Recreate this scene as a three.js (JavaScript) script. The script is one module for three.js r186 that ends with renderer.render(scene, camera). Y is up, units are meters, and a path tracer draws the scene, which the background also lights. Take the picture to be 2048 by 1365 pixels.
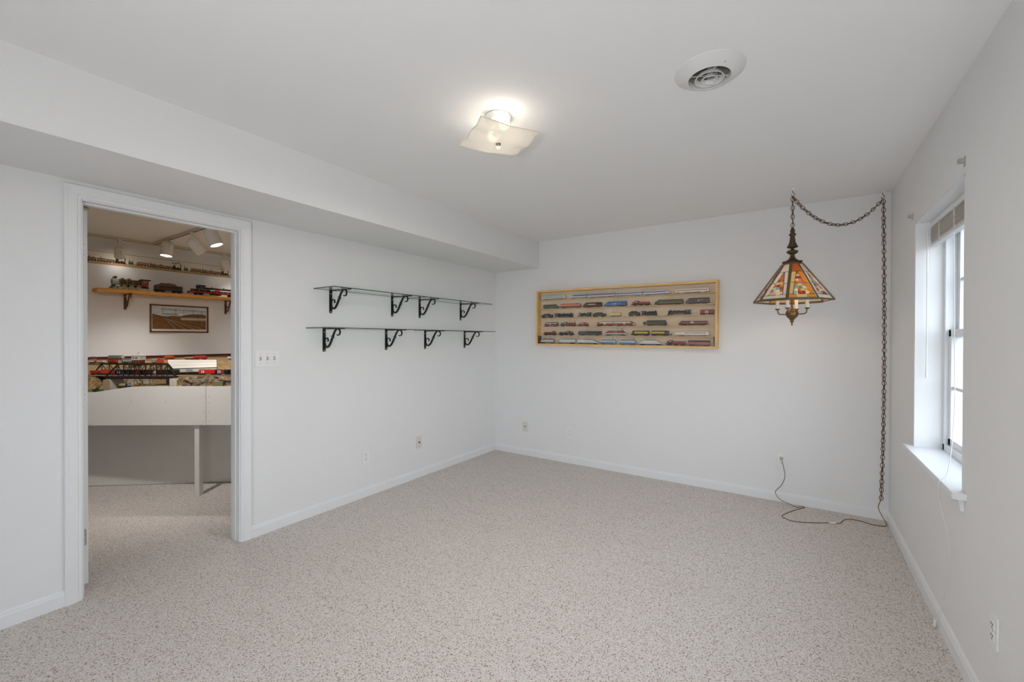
import * as THREE from 'three';
import { RoundedBoxGeometry } from 'three/addons/geometries/RoundedBoxGeometry.js';
import { RectAreaLightUniformsLib } from 'three/addons/lights/RectAreaLightUniformsLib.js';
import { mergeGeometries } from 'three/addons/utils/BufferGeometryUtils.js';

RectAreaLightUniformsLib.init();
const V = (x, y, z) => new THREE.Vector3(x, y, z);
const scene = new THREE.Scene();

// ------------------------------------------------------------------ camera, sky, exposure
const camera = new THREE.PerspectiveCamera(77.33, 2048 / 1365, 0.05, 200);
camera.position.set(0, 1.3477, 0);
camera.rotation.set(-0.00597, 0.59059, 0.00291, 'YXZ');

const renderer = new THREE.WebGLRenderer({ antialias: true });
renderer.toneMapping = THREE.LinearToneMapping;
renderer.toneMappingExposure = 1.13;
renderer.shadowMap.enabled = true;

const SKY = 4.2, LAMP = 0.03, SWAG = 0.035, TRACK = 4.6, FILL_UPLIGHT = 7.5, DOWN = 42;
{
  const w = 256, h = 128, d = new Float32Array(w * h * 4);
  for (let y = 0; y < h; y++) for (let x = 0; x < w; x++) {
    const el = (y + 0.5) / h * 180 - 90, t = Math.max(0, el) / 90;
    const a = x / w * Math.PI * 2;
    const cl = 0.5 + 0.25 * Math.sin(3 * a + 7 * t) + 0.25 * Math.sin(7 * a + 17 * t + 1);
    const k = Math.max(0, cl - 0.45) * 0.6;
    const c = el <= 0 ? [0.62, 0.66, 0.72] : [0.84 - 0.22 * t, 0.93 - 0.12 * t, 1.05];
    const i = (y * w + x) * 4;
    for (let j = 0; j < 3; j++) d[i + j] = (c[j] * (1 - k) + 1.0 * k) * SKY;
    d[i + 3] = 1;
  }
  const sky = new THREE.DataTexture(d, w, h, THREE.RGBAFormat, THREE.FloatType);
  sky.mapping = THREE.EquirectangularReflectionMapping;
  sky.magFilter = THREE.LinearFilter; sky.needsUpdate = true;
  scene.background = sky;
}

// ------------------------------------------------------------------ dimensions (metres)
const XL = -3.048, XR = 0.566, ZB = -4.183, HC = 2.44, XS = -2.436, HS = 2.142, ZR = 2.2;
const XF = -6.38;                      // far wall of the train room
const WT = 0.115;                      // partition thickness

// ------------------------------------------------------------------ random and noise
let seed = 12345;
const rnd = () => { seed = (seed * 1664525 + 1013904223) >>> 0; return seed / 4294967296; };
const rr = (a, b) => a + (b - a) * rnd();
function hash2(x, y) { let n = (x * 374761393 + y * 668265263) | 0; n = Math.imul(n ^ (n >>> 13), 1274126177); return ((n ^ (n >>> 16)) >>> 0) / 4294967296; }
function vnoise(x, y, period = 0) {
  const xi = Math.floor(x), yi = Math.floor(y), fx = x - xi, fy = y - yi;
  const m = (v) => period ? ((v % period) + period) % period : v;
  const u = fx * fx * (3 - 2 * fx), v = fy * fy * (3 - 2 * fy);
  const a = hash2(m(xi), m(yi)), b = hash2(m(xi + 1), m(yi)), c = hash2(m(xi), m(yi + 1)), e = hash2(m(xi + 1), m(yi + 1));
  return a + (b - a) * u + (c - a) * v + (a - b - c + e) * u * v;
}

// ------------------------------------------------------------------ textures
function dataTex(w, h, fn, srgb) {
  const d = new Uint8Array(w * h * 4);
  for (let y = 0; y < h; y++) for (let x = 0; x < w; x++) {
    const c = fn(x, y), i = (y * w + x) * 4;
    d[i] = c[0]; d[i + 1] = c[1]; d[i + 2] = c[2]; d[i + 3] = 255;
  }
  const t = new THREE.DataTexture(d, w, h);
  t.wrapS = t.wrapT = THREE.RepeatWrapping; t.magFilter = THREE.LinearFilter;
  if (srgb) t.colorSpace = THREE.SRGBColorSpace;
  t.needsUpdate = true; return t;
}
// berber carpet: rows of loops, most of them oatmeal, some flecked brown
const CARPET = 2048, LOOPS = 256;
let carpetMap, carpetBump;
{
  const cell = CARPET / LOOPS, col = new Uint8Array(CARPET * CARPET * 4), bmp = new Uint8Array(CARPET * CARPET * 4);
  for (let i = 0; i < CARPET * CARPET; i++) { col[i * 4] = 184; col[i * 4 + 1] = 175; col[i * 4 + 2] = 166; col[i * 4 + 3] = 255; bmp[i * 4 + 3] = 255; }
  for (let ry = 0; ry < LOOPS; ry++) for (let rx = 0; rx < LOOPS; rx++) {
    const h1 = hash2(rx, ry), h2 = hash2(rx + 999, ry + 77), h3 = hash2(rx + 31, ry + 513);
    const cx = (rx + 0.5 + (ry % 2) * 0.5 + (h2 - 0.5) * 0.5) * cell, cy = (ry + 0.5 + (h3 - 0.5) * 0.4) * cell;
    let c = h1 < 0.05 ? [156, 139, 126] : h1 < 0.14 ? [188, 176, 166] : h1 < 0.45 ? [219, 210, 203] : h1 < 0.8 ? [227, 219, 212] : [234, 228, 221];
    const j = (h2 - 0.5) * 14; c = c.map((v) => v + j);
    const ax = cell * 0.62, ay = cell * 0.52, R = Math.ceil(cell * 0.7);
    for (let dy = -R; dy <= R; dy++) for (let dx = -R; dx <= R; dx++) {
      const q = (dx / ax) ** 2 + (dy / ay) ** 2; if (q > 1) continue;
      const px = ((Math.round(cx) + dx) % CARPET + CARPET) % CARPET, py = ((Math.round(cy) + dy) % CARPET + CARPET) % CARPET, i = (py * CARPET + px) * 4;
      const hgt = 255 * Math.sqrt(1 - q) * (0.75 + 0.25 * h3);
      if (hgt < bmp[i]) continue;
      bmp[i] = bmp[i + 1] = bmp[i + 2] = hgt;
      col[i] = c[0]; col[i + 1] = c[1]; col[i + 2] = c[2];
    }
  }
  const mk = (d, s) => { const t = new THREE.DataTexture(d, CARPET, CARPET); t.wrapS = t.wrapT = THREE.RepeatWrapping; t.magFilter = THREE.LinearFilter; if (s) t.colorSpace = THREE.SRGBColorSpace; t.needsUpdate = true; return t; };
  carpetMap = mk(col, true); carpetBump = mk(bmp, false);
}
const paintBump = dataTex(256, 256, (x, y) => { const n = 255 * (0.6 * vnoise(x / 6, y / 6, 256 / 6 | 0) + 0.4 * vnoise(x / 2.5, y / 2.5, 102)); return [n, n, n]; });
const woodMap = dataTex(512, 256, (x, y) => {
  const g = vnoise(x / 90, y / 3.2) * 0.55 + vnoise(x / 40 + 9, y / 1.3) * 0.3 + vnoise(x / 160, y / 22) * 0.35;
  const k = 0.80 + 0.26 * g; return [244 * k, 217 * k, 170 * k].map((v) => Math.min(255, v));
}, true);
const maplePly = dataTex(256, 256, (x, y) => { const k = 0.93 + 0.07 * (0.6 * vnoise(x / 70, y / 4) + 0.4 * vnoise(x / 120, y / 30)); return [246 * k, 226 * k, 194 * k]; }, true);
const speckBump = dataTex(256, 256, (x, y) => { const n = 255 * (0.5 * vnoise(x / 9, y / 9) + 0.5 * vnoise(x / 3, y / 3)); return [n, n, n]; });
const terrainMap = dataTex(512, 512, (x, y) => {
  const a = vnoise(x / 22, y / 22), b = vnoise(x / 5 + 40, y / 5), c = vnoise(x / 1.6, y / 1.6 + 90);
  const g = a * 0.6 + b * 0.4;
  const p = g < 0.38 ? [98, 88, 50] : g < 0.55 ? [130, 100, 58] : g < 0.72 ? [150, 126, 88] : [104, 76, 44];
  const k = 0.7 + 0.6 * c; return p.map((v) => Math.min(255, v * k));
}, true);
const rockMap = dataTex(256, 256, (x, y) => {
  const a = vnoise(x / 26 + y / 60, y / 12), b = vnoise(x / 5, y / 4 + 7), c = vnoise(x / 2, y / 2);
  const k = 0.55 + 0.5 * a * 0.8 + 0.35 * (b - 0.4) + 0.2 * (c - 0.5);
  const w = vnoise(x / 18 + 50, y / 18);
  return [172 * k, (158 - 22 * w) * k, (142 - 46 * w) * k].map((v) => Math.max(0, Math.min(255, v)));
}, true);

// ------------------------------------------------------------------ materials
const cache = new Map();
function mat(hex, rough = 0.6, metal = 0, extra) {
  const key = hex + '|' + rough + '|' + metal + '|' + (extra ? JSON.stringify(extra) : '');
  if (!cache.has(key)) cache.set(key, new THREE.MeshPhysicalMaterial({ color: new THREE.Color(hex), roughness: rough, metalness: metal, ...(extra || {}) }));
  return cache.get(key);
}
const paint = (hex, rough, bs = 0.0004) => { const m = new THREE.MeshPhysicalMaterial({ color: new THREE.Color(hex), roughness: rough, bumpMap: paintBump, bumpScale: bs }); return m; };
const M = {
  wall: paint('#eeeeed', 0.75), ceiling: paint('#f6f6f5', 0.9, 0.00015), trim: paint('#eff0f0', 0.4, 0.00005), hobbyWall: paint('#efeeed', 0.8), 
  carpet: new THREE.MeshPhysicalMaterial({ map: carpetMap, bumpMap: carpetBump, bumpScale: 0.0009, roughness: 1 }),
  pane: new THREE.MeshPhysicalMaterial({ color: 0xffffff, transmission: 1, thickness: 0, roughness: 0, ior: 1.5 }),
  windowPane: new THREE.MeshPhysicalMaterial({ color: 0xffffff, transmission: 1, thickness: 0, roughness: 0, ior: 1.5, specularIntensity: 0.35, side: THREE.DoubleSide }),
  greenPane: new THREE.MeshPhysicalMaterial({ color: 0xf1f8f4, transmission: 1, thickness: 0, roughness: 0, ior: 1.5 }),
  glassEdge: mat('#39433f', 0.25), iron: mat('#15181a', 0.5, 0.3), screw: mat('#c9c9c4', 0.3, 0.9), brass: mat('#7a6443', 0.42, 0.85), bronze: mat('#5c4a34', 0.48, 0.7), chain: mat('#5c3a1c', 0.5, 0.35), vinyl: mat('#eef1f3', 0.35), plate: mat('#f2f2f0', 0.35), slot: mat('#37332f', 0.7),
  oak: new THREE.MeshPhysicalMaterial({ map: woodMap, color: 0xffecc8, roughness: 0.5 }), oakBack: new THREE.MeshPhysicalMaterial({ map: maplePly, roughness: 0.7 }),
  pine: new THREE.MeshPhysicalMaterial({ map: woodMap, color: 0xffd088, roughness: 0.45 }),
  terrain: new THREE.MeshPhysicalMaterial({ map: terrainMap, roughness: 1, bumpMap: speckBump, bumpScale: 0.004 }),
  rock: new THREE.MeshPhysicalMaterial({ map: rockMap, roughness: 0.95, bumpMap: speckBump, bumpScale: 0.004 }),
  board: paint('#e4e1da', 0.6), black: mat('#151414', 0.5), darkSteel: mat('#2b2826', 0.55, 0.3), white: mat('#ecebe6', 0.5),
};

// ------------------------------------------------------------------ geometry helpers
const norm = (g) => { const n = g.index ? g.toNonIndexed() : g; for (const k of Object.keys(n.attributes)) if (!['position', 'normal', 'uv', 'color'].includes(k)) n.deleteAttribute(k); if (!n.attributes.uv) n.setAttribute('uv', new THREE.BufferAttribute(new Float32Array(n.attributes.position.count * 2), 2)); if (!n.attributes.normal) n.computeVertexNormals(); return n; };
const merge = (...gs) => mergeGeometries(gs.flat().map(norm));
const box = (w, h, d, x = 0, y = 0, z = 0) => new THREE.BoxGeometry(w, h, d).translate(x, y, z);
const span = (x0, x1, y0, y1, z0, z1) => box(Math.abs(x1 - x0), Math.abs(y1 - y0), Math.abs(z1 - z0), (x0 + x1) / 2, (y0 + y1) / 2, (z0 + z1) / 2);
const rbox = (w, h, d, r, x = 0, y = 0, z = 0) => new RoundedBoxGeometry(w, h, d, 2, r).translate(x, y, z);
const rspan = (x0, x1, y0, y1, z0, z1, r = 0.003) => rbox(Math.abs(x1 - x0), Math.abs(y1 - y0), Math.abs(z1 - z0), r, (x0 + x1) / 2, (y0 + y1) / 2, (z0 + z1) / 2);
const cyl = (r0, r1, h, x = 0, y = 0, z = 0, n = 20) => new THREE.CylinderGeometry(r0, r1, h, n).translate(x, y, z);
const cylZ = (r, h, x, y, z, n = 16) => new THREE.CylinderGeometry(r, r, h, n).rotateX(Math.PI / 2).translate(x, y, z);
const cylX = (r, h, x, y, z, n = 20, r2) => new THREE.CylinderGeometry(r2 ?? r, r, h, n).rotateZ(-Math.PI / 2).translate(x, y, z);
const sph = (r, x = 0, y = 0, z = 0, n = 16) => new THREE.SphereGeometry(r, n, Math.ceil(n * 0.7)).translate(x, y, z);
const lathe = (pts, n = 28) => new THREE.LatheGeometry(pts.map((p) => new THREE.Vector2(p[0], p[1])), n);
const tube = (pts, r, seg = 40, n = 8) => new THREE.TubeGeometry(new THREE.CatmullRomCurve3(pts, false, 'centripetal'), seg, r, n);
function bar(a, b, w, d) { // a bar of section w x d from a to b
  const g = new THREE.BoxGeometry(w, a.distanceTo(b), d);
  g.applyQuaternion(new THREE.Quaternion().setFromUnitVectors(V(0, 1, 0), b.clone().sub(a).normalize()));
  const m = a.clone().add(b).multiplyScalar(0.5); return g.translate(m.x, m.y, m.z);
}
function ext(pts, depth, bevel = 0) { // polygon in x-y, extruded along z and centred on z = 0
  const s = new THREE.Shape(pts.map((p) => new THREE.Vector2(p[0], p[1])));
  const g = new THREE.ExtrudeGeometry(s, { depth: depth - 2 * bevel, bevelEnabled: bevel > 0, bevelSize: bevel, bevelThickness: bevel, bevelOffset: -bevel, bevelSegments: 2, curveSegments: 6 });
  return g.translate(0, 0, -(depth - 2 * bevel) / 2);
}
function metreUV(g, s) { // uv in metres over the dominant plane of each face
  g = norm(g); const p = g.attributes.position, n = g.attributes.normal, uv = new Float32Array(p.count * 2);
  for (let i = 0; i < p.count; i++) {
    const ax = Math.abs(n.getX(i)), ay = Math.abs(n.getY(i)), az = Math.abs(n.getZ(i));
    const [a, b] = ay >= ax && ay >= az ? [p.getX(i), p.getZ(i)] : ax >= az ? [p.getZ(i), p.getY(i)] : [p.getX(i), p.getY(i)];
    uv[i * 2] = a / s; uv[i * 2 + 1] = b / s;
  }
  g.setAttribute('uv', new THREE.BufferAttribute(uv, 2)); return g;
}
function grainUV(g, axis, s = 0.5) { // uv with the grain along one axis
  g = norm(g); const p = g.attributes.position, uv = new Float32Array(p.count * 2);
  for (let i = 0; i < p.count; i++) {
    const c = [p.getX(i), p.getY(i), p.getZ(i)], a = c[axis]; c.splice(axis, 1);
    uv[i * 2] = a / s + c[0] * 1.7; uv[i * 2 + 1] = (c[0] + c[1]) / (s * 0.4);
  }
  g.setAttribute('uv', new THREE.BufferAttribute(uv, 2)); return g;
}

// ------------------------------------------------------------------ object helpers
const used = new Map();
const numbered = (n) => { const k = used.get(n) ?? 0; used.set(n, k + 1); return k ? n + '_' + String(k).padStart(3, '0') : n; };
function thing(name, label, category, pos = [0, 0, 0], turn = 0, group) {
  const o = new THREE.Group(); o.name = numbered(name); o.position.set(...pos); o.rotation.y = turn;
  o.userData = { label, category }; if (group) o.userData.group = group;
  scene.add(o); return o;
}
function part(parent, name, geo, material, extra) {
  const m = new THREE.Mesh(geo, material); m.name = name; m.castShadow = m.receiveShadow = true;
  if (extra) m.userData = extra;
  parent.add(m); return m;
}
function struct(name, label, category, geo, material) {
  const m = part(scene, numbered(name), geo, material, { label, category, kind: 'structure' }); return m;
}
function structGroup(name, label, category) { const g = thing(name, label, category); g.userData.kind = 'structure'; return g; }

// ================================================================== THE SETTING
struct('floor', 'oatmeal berber carpet flecked with brown covering both rooms', 'carpet', metreUV(span(XF - 0.2, XR + 0.2, -0.1, 0, ZB - 0.2, ZR + 0.2), 1.28), M.carpet);
struct('ceiling', 'plain white painted ceiling over both rooms', 'ceiling', metreUV(merge(span(XF - 0.2, -0.381, HC, HC + 0.12, ZB - 0.2, ZR + 0.2), span(-0.231, XR + 0.25, HC, HC + 0.12, ZB - 0.2, ZR + 0.2), span(-0.381, -0.231, HC, HC + 0.12, ZB - 0.2, -1.97), span(-0.381, -0.231, HC, HC + 0.12, -1.82, ZR + 0.2)), 0.5), M.ceiling);   // with the vent opening cut through
struct('wall_soffit', 'boxed white soffit running along the top of the door wall', 'soffit', metreUV(merge(span(XL - 0.01, XS, HS, HC + 0.001, ZB - 0.01, ZR + 0.01)), 0.5), M.wall);
// door wall with the doorway cut out
const D0 = -0.574, D1 = -1.346, DH = 2.068;
struct('wall_left', 'white wall with the open doorway and glass shelves', 'wall', metreUV(merge(
  span(XL - WT, XL, 0, HC, ZR, D0), span(XL - WT, XL, 0, HC, D1, ZB - 0.12), span(XL - WT, XL, DH, HC, D0, D1)), 0.5), M.wall);
struct('wall_back', 'white end wall behind the train display case', 'wall', metreUV(span(XL - WT, XR + 0.2, 0, HC, ZB, ZB - 0.12), 0.5), M.wall);
// window wall
const W0 = -2.49, W1 = -3.39, WB = 0.722, WH = 2.035, XO = XR + 0.22, V0 = -0.65, V1 = -1.55;   // V: unseen twin window, out of view, lights the door wall
struct('wall_right', 'white window wall along the near side of the room', 'wall', metreUV(merge(
  span(XR, XO, 0, HC, ZR, V0), span(XR, XO, 0, HC, V1, W0), span(XR, XO, 0, HC, W1, ZB - 0.12), span(XR, XO, 0, WB - 0.02, W0, W1), span(XR, XO, WH, HC, W0, W1), span(XR, XO, 0, WB - 0.02, V0, V1), span(XR, XO, WH, HC, V0, V1)), 0.5), M.wall);
// wall behind the camera with an unseen glazed patio door
const P0 = -1.3, P1 = 0.45, PH = 2.06;
struct('wall_rear', 'white wall with the unseen patio door', 'wall', metreUV(merge(
  span(XL, P0, 0, HC, ZR, ZR + 0.15), span(P1, XR, 0, HC, ZR, ZR + 0.15), span(P0, P1, PH, HC, ZR, ZR + 0.15)), 0.5), M.wall);
// train room shell
struct('wall_hobby_far', 'pale wall of the train room behind the framed print', 'wall', metreUV(span(XF - 0.12, XF, 0, HC, 1.2, ZB - 0.12), 0.5), M.hobbyWall);
struct('wall_hobby_near', 'pale side wall of the train room near the door leaf', 'wall', metreUV(span(XF, XL - WT, 0, HC, 0.6, 0.72), 0.5), M.hobbyWall);
struct('wall_hobby_back', 'pale side wall closing the train room', 'wall', metreUV(span(XF, XL - WT, 0, HC, ZB, ZB - 0.12), 0.5), M.hobbyWall);

// baseboards: flat board with a moulded top edge
const bbProfile = [[0, 0], [0.014, 0], [0.014, 0.058], [0.011, 0.064], [0.0105, 0.07], [0.006, 0.078], [0, 0.08]];
function baseboard(name, label, len, pos, turn) { // profile x points into the room, length runs along local +z
  const m = struct(name, label, 'baseboard', ext(bbProfile, len), M.trim); m.position.set(...pos); m.rotation.y = turn; return m;
}
const C0 = -0.522, C1 = -1.398;        // outer edges of the door casing
baseboard('baseboard_left', 'white baseboard between doorway and room corner', C1 - ZB, [XL, 0, (C1 + ZB) / 2], 0);
baseboard('baseboard_left', 'white baseboard before the doorway', ZR - C0, [XL, 0, (C0 + ZR) / 2], 0);
baseboard('baseboard_back', 'white baseboard under the train display case', XR - XL, [(XL + XR) / 2, 0, ZB], -Math.PI / 2);
baseboard('baseboard_right', 'white baseboard under the window', ZR - ZB, [XR, 0, (ZR + ZB) / 2], Math.PI);
baseboard('baseboard_rear', 'white baseboard beside the unseen patio door', P0 - XL, [(XL + P0) / 2, 0, ZR], Math.PI / 2);
baseboard('baseboard_rear', 'white baseboard between unseen patio door and window wall', XR - P1, [(XR + P1) / 2, 0, ZR], Math.PI / 2);

// ------------------------------------------------------------------ doorway with its open leaf
{
  const d = structGroup('door_1', 'white doorway to the train room with its leaf swung open', 'door');
  const prof = [[0, 0], [0, 0.009], [0.006, 0.011], [0.012, 0.0105], [0.016, 0.014], [0.03, 0.0155], [0.046, 0.017], [0.052, 0.0185], [0.06, 0.0185], [0.063, 0.016], [0.063, 0]];
  const strip = (fa, fb, side) => {
    const pos = [];
    for (let i = 0; i < prof.length - 1; i++) {
      const a = fa(prof[i][0]), b = fb(prof[i][0]), c = fb(prof[i + 1][0]), e = fa(prof[i + 1][0]);
      const X = (p, t) => [XL * 1 + side * t, p[0], p[1]], q = [X(a, prof[i][1]), X(b, prof[i][1]), X(c, prof[i + 1][1]), X(e, prof[i + 1][1])];
      pos.push(...q[0], ...q[1], ...q[2], ...q[0], ...q[2], ...q[3]);
    }
    const g = new THREE.BufferGeometry(); g.setAttribute('position', new THREE.Float32BufferAttribute(pos, 3)); g.computeVertexNormals(); return norm(g);
  };
  const z0 = -0.585, z1 = -1.335, hd = 2.057;
  for (const [side, back] of [[1, 0], [-1, WT]]) {
    const gs = [strip((w) => [0, z0 + w], (w) => [hd + w, z0 + w], side), strip((w) => [hd + w, z0 + w], (w) => [hd + w, z1 - w], side), strip((w) => [hd + w, z1 - w], (w) => [0, z1 - w], side)];
    for (const g of gs) part(d, 'casing', g.translate(-back, 0, 0), M.trim);
  }
  part(d, 'jamb', span(XL - WT, XL, 0, hd + 0.011, D0, D0 - 0.018), M.trim);
  part(d, 'jamb', span(XL - WT, XL, 0, hd + 0.011, D1, D1 + 0.018), M.trim);
  part(d, 'head_jamb', span(XL - WT, XL, hd - 0.007, DH, D0 - 0.018, D1 + 0.018), M.trim);
  const sx0 = XL - 0.072, sx1 = XL - 0.036;
  part(d, 'door_stop', rspan(sx0, sx1, 0, hd - 0.018, D0 - 0.018, D0 - 0.028, 0.003), M.trim);
  part(d, 'door_stop', rspan(sx0, sx1, 0, hd - 0.018, D1 + 0.018, D1 + 0.028, 0.003), M.trim);
  part(d, 'door_stop', rspan(sx0, sx1, hd - 0.018, hd - 0.007, D0 - 0.018, D1 + 0.018, 0.003), M.trim);
  part(d, 'strike_plate', rspan(XL - 0.085, XL - 0.055, 0.915, 0.972, D1 + 0.018, D1 + 0.0195, 0.0006), M.brass);
  const leaf = part(d, 'door_leaf', rspan(XL - WT - 0.006, XL - WT - 0.745, 0.022, 2.03, -0.598, -0.634, 0.002), M.trim);
  for (const [y, m] of [[1.815, M.plate], [1.04, M.plate], [0.275, mat('#b9b6ae', 0.35, 0.8)]]) {
    const x = XL - WT - 0.006, h = new THREE.Group(); h.name = 'hinge'; leaf.add(h);
    part(h, 'hinge_leaf', ext([[-0.014, -0.045], [0.008, -0.045], [0.014, -0.039], [0.014, 0.039], [0.008, 0.045], [-0.014, 0.045]], 0.003).rotateY(Math.PI / 2).translate(x + 0.0016, y, -0.613), m);
    part(h, 'hinge_pin', cyl(0.006, 0.006, 0.094, x + 0.006, y, -0.598), m);
    for (const k of [-0.028, 0, 0.028]) part(h, 'screw', cylX(0.0035, 0.002, x + 0.0036, y + k, -0.618 + (k ? 0 : -0.004), 10), M.screw);
  }
}
// ------------------------------------------------------------------ unseen patio door behind the camera, placed to light the room
{
  const d = structGroup('door_2', 'unseen sliding glass patio door behind the camera, lighting the room', 'door');
  part(d, 'frame', merge(rspan(P0, P0 + 0.06, 0, PH, ZR + 0.02, ZR + 0.13), rspan(P1 - 0.06, P1, 0, PH, ZR + 0.02, ZR + 0.13), rspan(P0, P1, PH - 0.06, PH, ZR + 0.02, ZR + 0.13), rspan(P0, P1, 0, 0.05, ZR + 0.02, ZR + 0.13)), M.vinyl);
  const xm = (P0 + P1) / 2;
  for (const [a, b, z] of [[P0 + 0.06, xm + 0.03, ZR + 0.06], [xm - 0.03, P1 - 0.06, ZR + 0.1]]) {
    part(d, 'sash', merge(rspan(a, a + 0.06, 0.05, PH - 0.06, z - 0.015, z + 0.015), rspan(b - 0.06, b, 0.05, PH - 0.06, z - 0.015, z + 0.015), rspan(a, b, PH - 0.12, PH - 0.06, z - 0.015, z + 0.015), rspan(a, b, 0.05, 0.12, z - 0.015, z + 0.015)), M.vinyl);
    part(d, 'pane', span(a + 0.06, b - 0.06, 0.12, PH - 0.12, z - 0.002, z + 0.002), M.pane);
  }
}
// ------------------------------------------------------------------ window
function makeWindow(name, label, W0, W1) {
  const w = structGroup(name, label, 'window');
  const XW = XR + 0.12;                 // inner face of the window unit
  part(w, 'reveal', merge(span(XR + 0.001, XO, WH - 0.012, WH, W0, W1), span(XR + 0.001, XO, WB, WH, W1, W1 + 0.012), span(XR + 0.001, XO, WB, WH, W0, W0 - 0.012)), M.trim);
  // stool with horns, and the apron under it
  const st = new THREE.Shape(); const e0 = W1 - 0.055, e1 = W0 + 0.055, zz = (a) => -a;
  [[XR - 0.042, e1], [XR, e1], [XR, W0], [XW + 0.03, W0], [XW + 0.03, W1], [XR, W1], [XR, e0], [XR - 0.042, e0]].forEach((p, i) => i ? st.lineTo(p[0], p[1]) : st.moveTo(p[0], p[1]));
  const sg = new THREE.ExtrudeGeometry(st, { depth: 0.02, bevelEnabled: true, bevelSize: 0.004, bevelThickness: 0.004, bevelSegments: 3, bevelOffset: -0.004 }).rotateX(Math.PI / 2); // x,y -> x,z
  part(w, 'stool', sg.translate(0, WB, 0), M.trim);
  part(w, 'apron', ext([[0, 0], [-0.011, 0], [-0.017, 0.03], [-0.02, 0.048], [0, 0.048]], W0 - W1 + 0.06, 0.001).translate(XR, WB - 0.074, (W0 + W1) / 2), M.trim);
  const zi0 = W0 - 0.012, zi1 = W1 + 0.012, top = WH - 0.012, fw = 0.035;
  part(w, 'frame', merge(rspan(XW, XO, WB, top, zi1, zi1 + fw), rspan(XW, XO, WB, top, zi0, zi0 - fw), rspan(XW, XO, top - fw, top, zi0, zi1), rspan(XW, XO, WB, WB + 0.04, zi0, zi1)), M.vinyl);
  const sash = (x, y0, y1, name) => {
    const a = zi1 + fw - 0.004, b = zi0 - fw + 0.004, s = 0.042, t = 0.014;
    const f = part(w, name, merge(rspan(x - t, x + t, y0, y1, a, a + s), rspan(x - t, x + t, y0, y1, b, b - s), rspan(x - t, x + t, y1 - s, y1, a, b), rspan(x - t, x + t, y0, y0 + s, a, b)), M.vinyl);
    const za = a + s, zb = b - s, ya = y0 + s, yb = y1 - s;
    for (const k of [1, 2]) part(f, 'muntin', rspan(x - 0.006, x + 0.006, ya, yb, za + (zb - za) * k / 3 - 0.009, za + (zb - za) * k / 3 + 0.009, 0.002), M.vinyl);
    part(f, 'muntin', rspan(x - 0.006, x + 0.006, (ya + yb) / 2 - 0.009, (ya + yb) / 2 + 0.009, za, zb, 0.002), M.vinyl);
    for (let c = 0; c < 3; c++) for (let r = 0; r < 2; r++)
      part(f, 'pane', new THREE.PlaneGeometry(Math.abs(zb - za) / 3, (yb - ya) / 2).rotateY(Math.PI / 2).translate(x, ya + (yb - ya) * (r + 0.5) / 2, za + (zb - za) * (c + 0.5) / 3), M.windowPane);
  };
  sash(XW + 0.062, 1.365, top - fw + 0.01, 'upper_sash');
  sash(XW + 0.03, WB + 0.035, 1.405, 'lower_sash');
}
makeWindow('window_1', 'white double hung window with muntins in a deep reveal', W0, W1);
makeWindow('window_2', 'unseen second double hung window, out of view, placed to light the door wall', V0, V1);  // out of view, lets daylight onto the door wall and floor
// ------------------------------------------------------------------ outdoors beyond the window
{
  struct('ground_lawn', 'dormant lawn outside beyond the window', 'lawn', metreUV(merge(span(XO + 0.02, 45, -0.7, -0.6, -45, 12), span(-12, XO + 0.02, -0.7, -0.6, ZR + 0.2, 30)), 1.5), new THREE.MeshPhysicalMaterial({ map: terrainMap, color: 0x8f9a86, roughness: 1 }));
  const bark = mat('#3f3832', 0.95), leafM = new THREE.MeshPhysicalMaterial({ color: 0x3f5a30, roughness: 0.9, transmission: 0.3, thickness: 0 });
  const trees = [[2.43, -11.3, 7.5, 0.1, 'grey trunked tree standing closest outside the window'], [4.0, -18.0, 9, 0.16, 'taller grey tree behind the first one outside the window'], [8.6, -14.5, 8, 0.14, 'thin tree far across the lawn outside'], [6.2, -25, 10, 0.2, 'broad tree at the far edge of the lawn']];
  for (const [x, z, h, r, label] of trees) {
    const t = thing('garden_tree', label, 'tree', [x, -0.6, z], 0, 'trees outside the window');
    part(t, 'trunk', tube([V(0, 0, 0), V(rr(-0.1, 0.1), h * 0.3, rr(-0.1, 0.1)), V(rr(-0.3, 0.3), h * 0.65, rr(-0.3, 0.3)), V(rr(-0.4, 0.4), h, rr(-0.4, 0.4))], r, 20, 7), bark);
    const br = [], lv = [];
    for (let i = 0; i < 42; i++) {
      const y = h * rr(0.12, 0.95), a = rr(0, 6.28), L = rr(0.6, 2.2), e = V(Math.cos(a) * L, y + rr(0.2, 0.9), Math.sin(a) * L);
      br.push(tube([V(0, y, 0), V(e.x * 0.5, y + 0.2, e.z * 0.5), e], rr(0.012, 0.035), 6, 5));
      for (let k = 0; k < 60; k++) { const q = e.clone().multiplyScalar(1); lv.push(new THREE.PlaneGeometry(0.11, 0.08).rotateX(rr(0, 6)).rotateY(rr(0, 6)).translate(q.x + rr(-0.6, 0.6), q.y + rr(-0.5, 0.5), q.z + rr(-0.6, 0.6))); }
    }
    part(t, 'branches', merge(br), bark, { kind: 'stuff' }); part(t, 'foliage', merge(lv), leafM, { kind: 'stuff' });
  }
  const sh = thing('pale_shed_shape', 'narrow grey shed shape giving the pale part of the lower window panes', 'shed', [1.15, -0.6, -7.4]);  // stands in for the pale part of the lower panes
  part(sh, 'wall', span(-0.25, 0.42, 0, 1.75, -0.6, 0.6), mat('#9fabb4', 0.7));
  part(sh, 'roof', ext([[-0.32, 1.75], [0.49, 1.75], [0.085, 2.1]], 1.3), mat('#77797c', 0.8));
}

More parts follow.
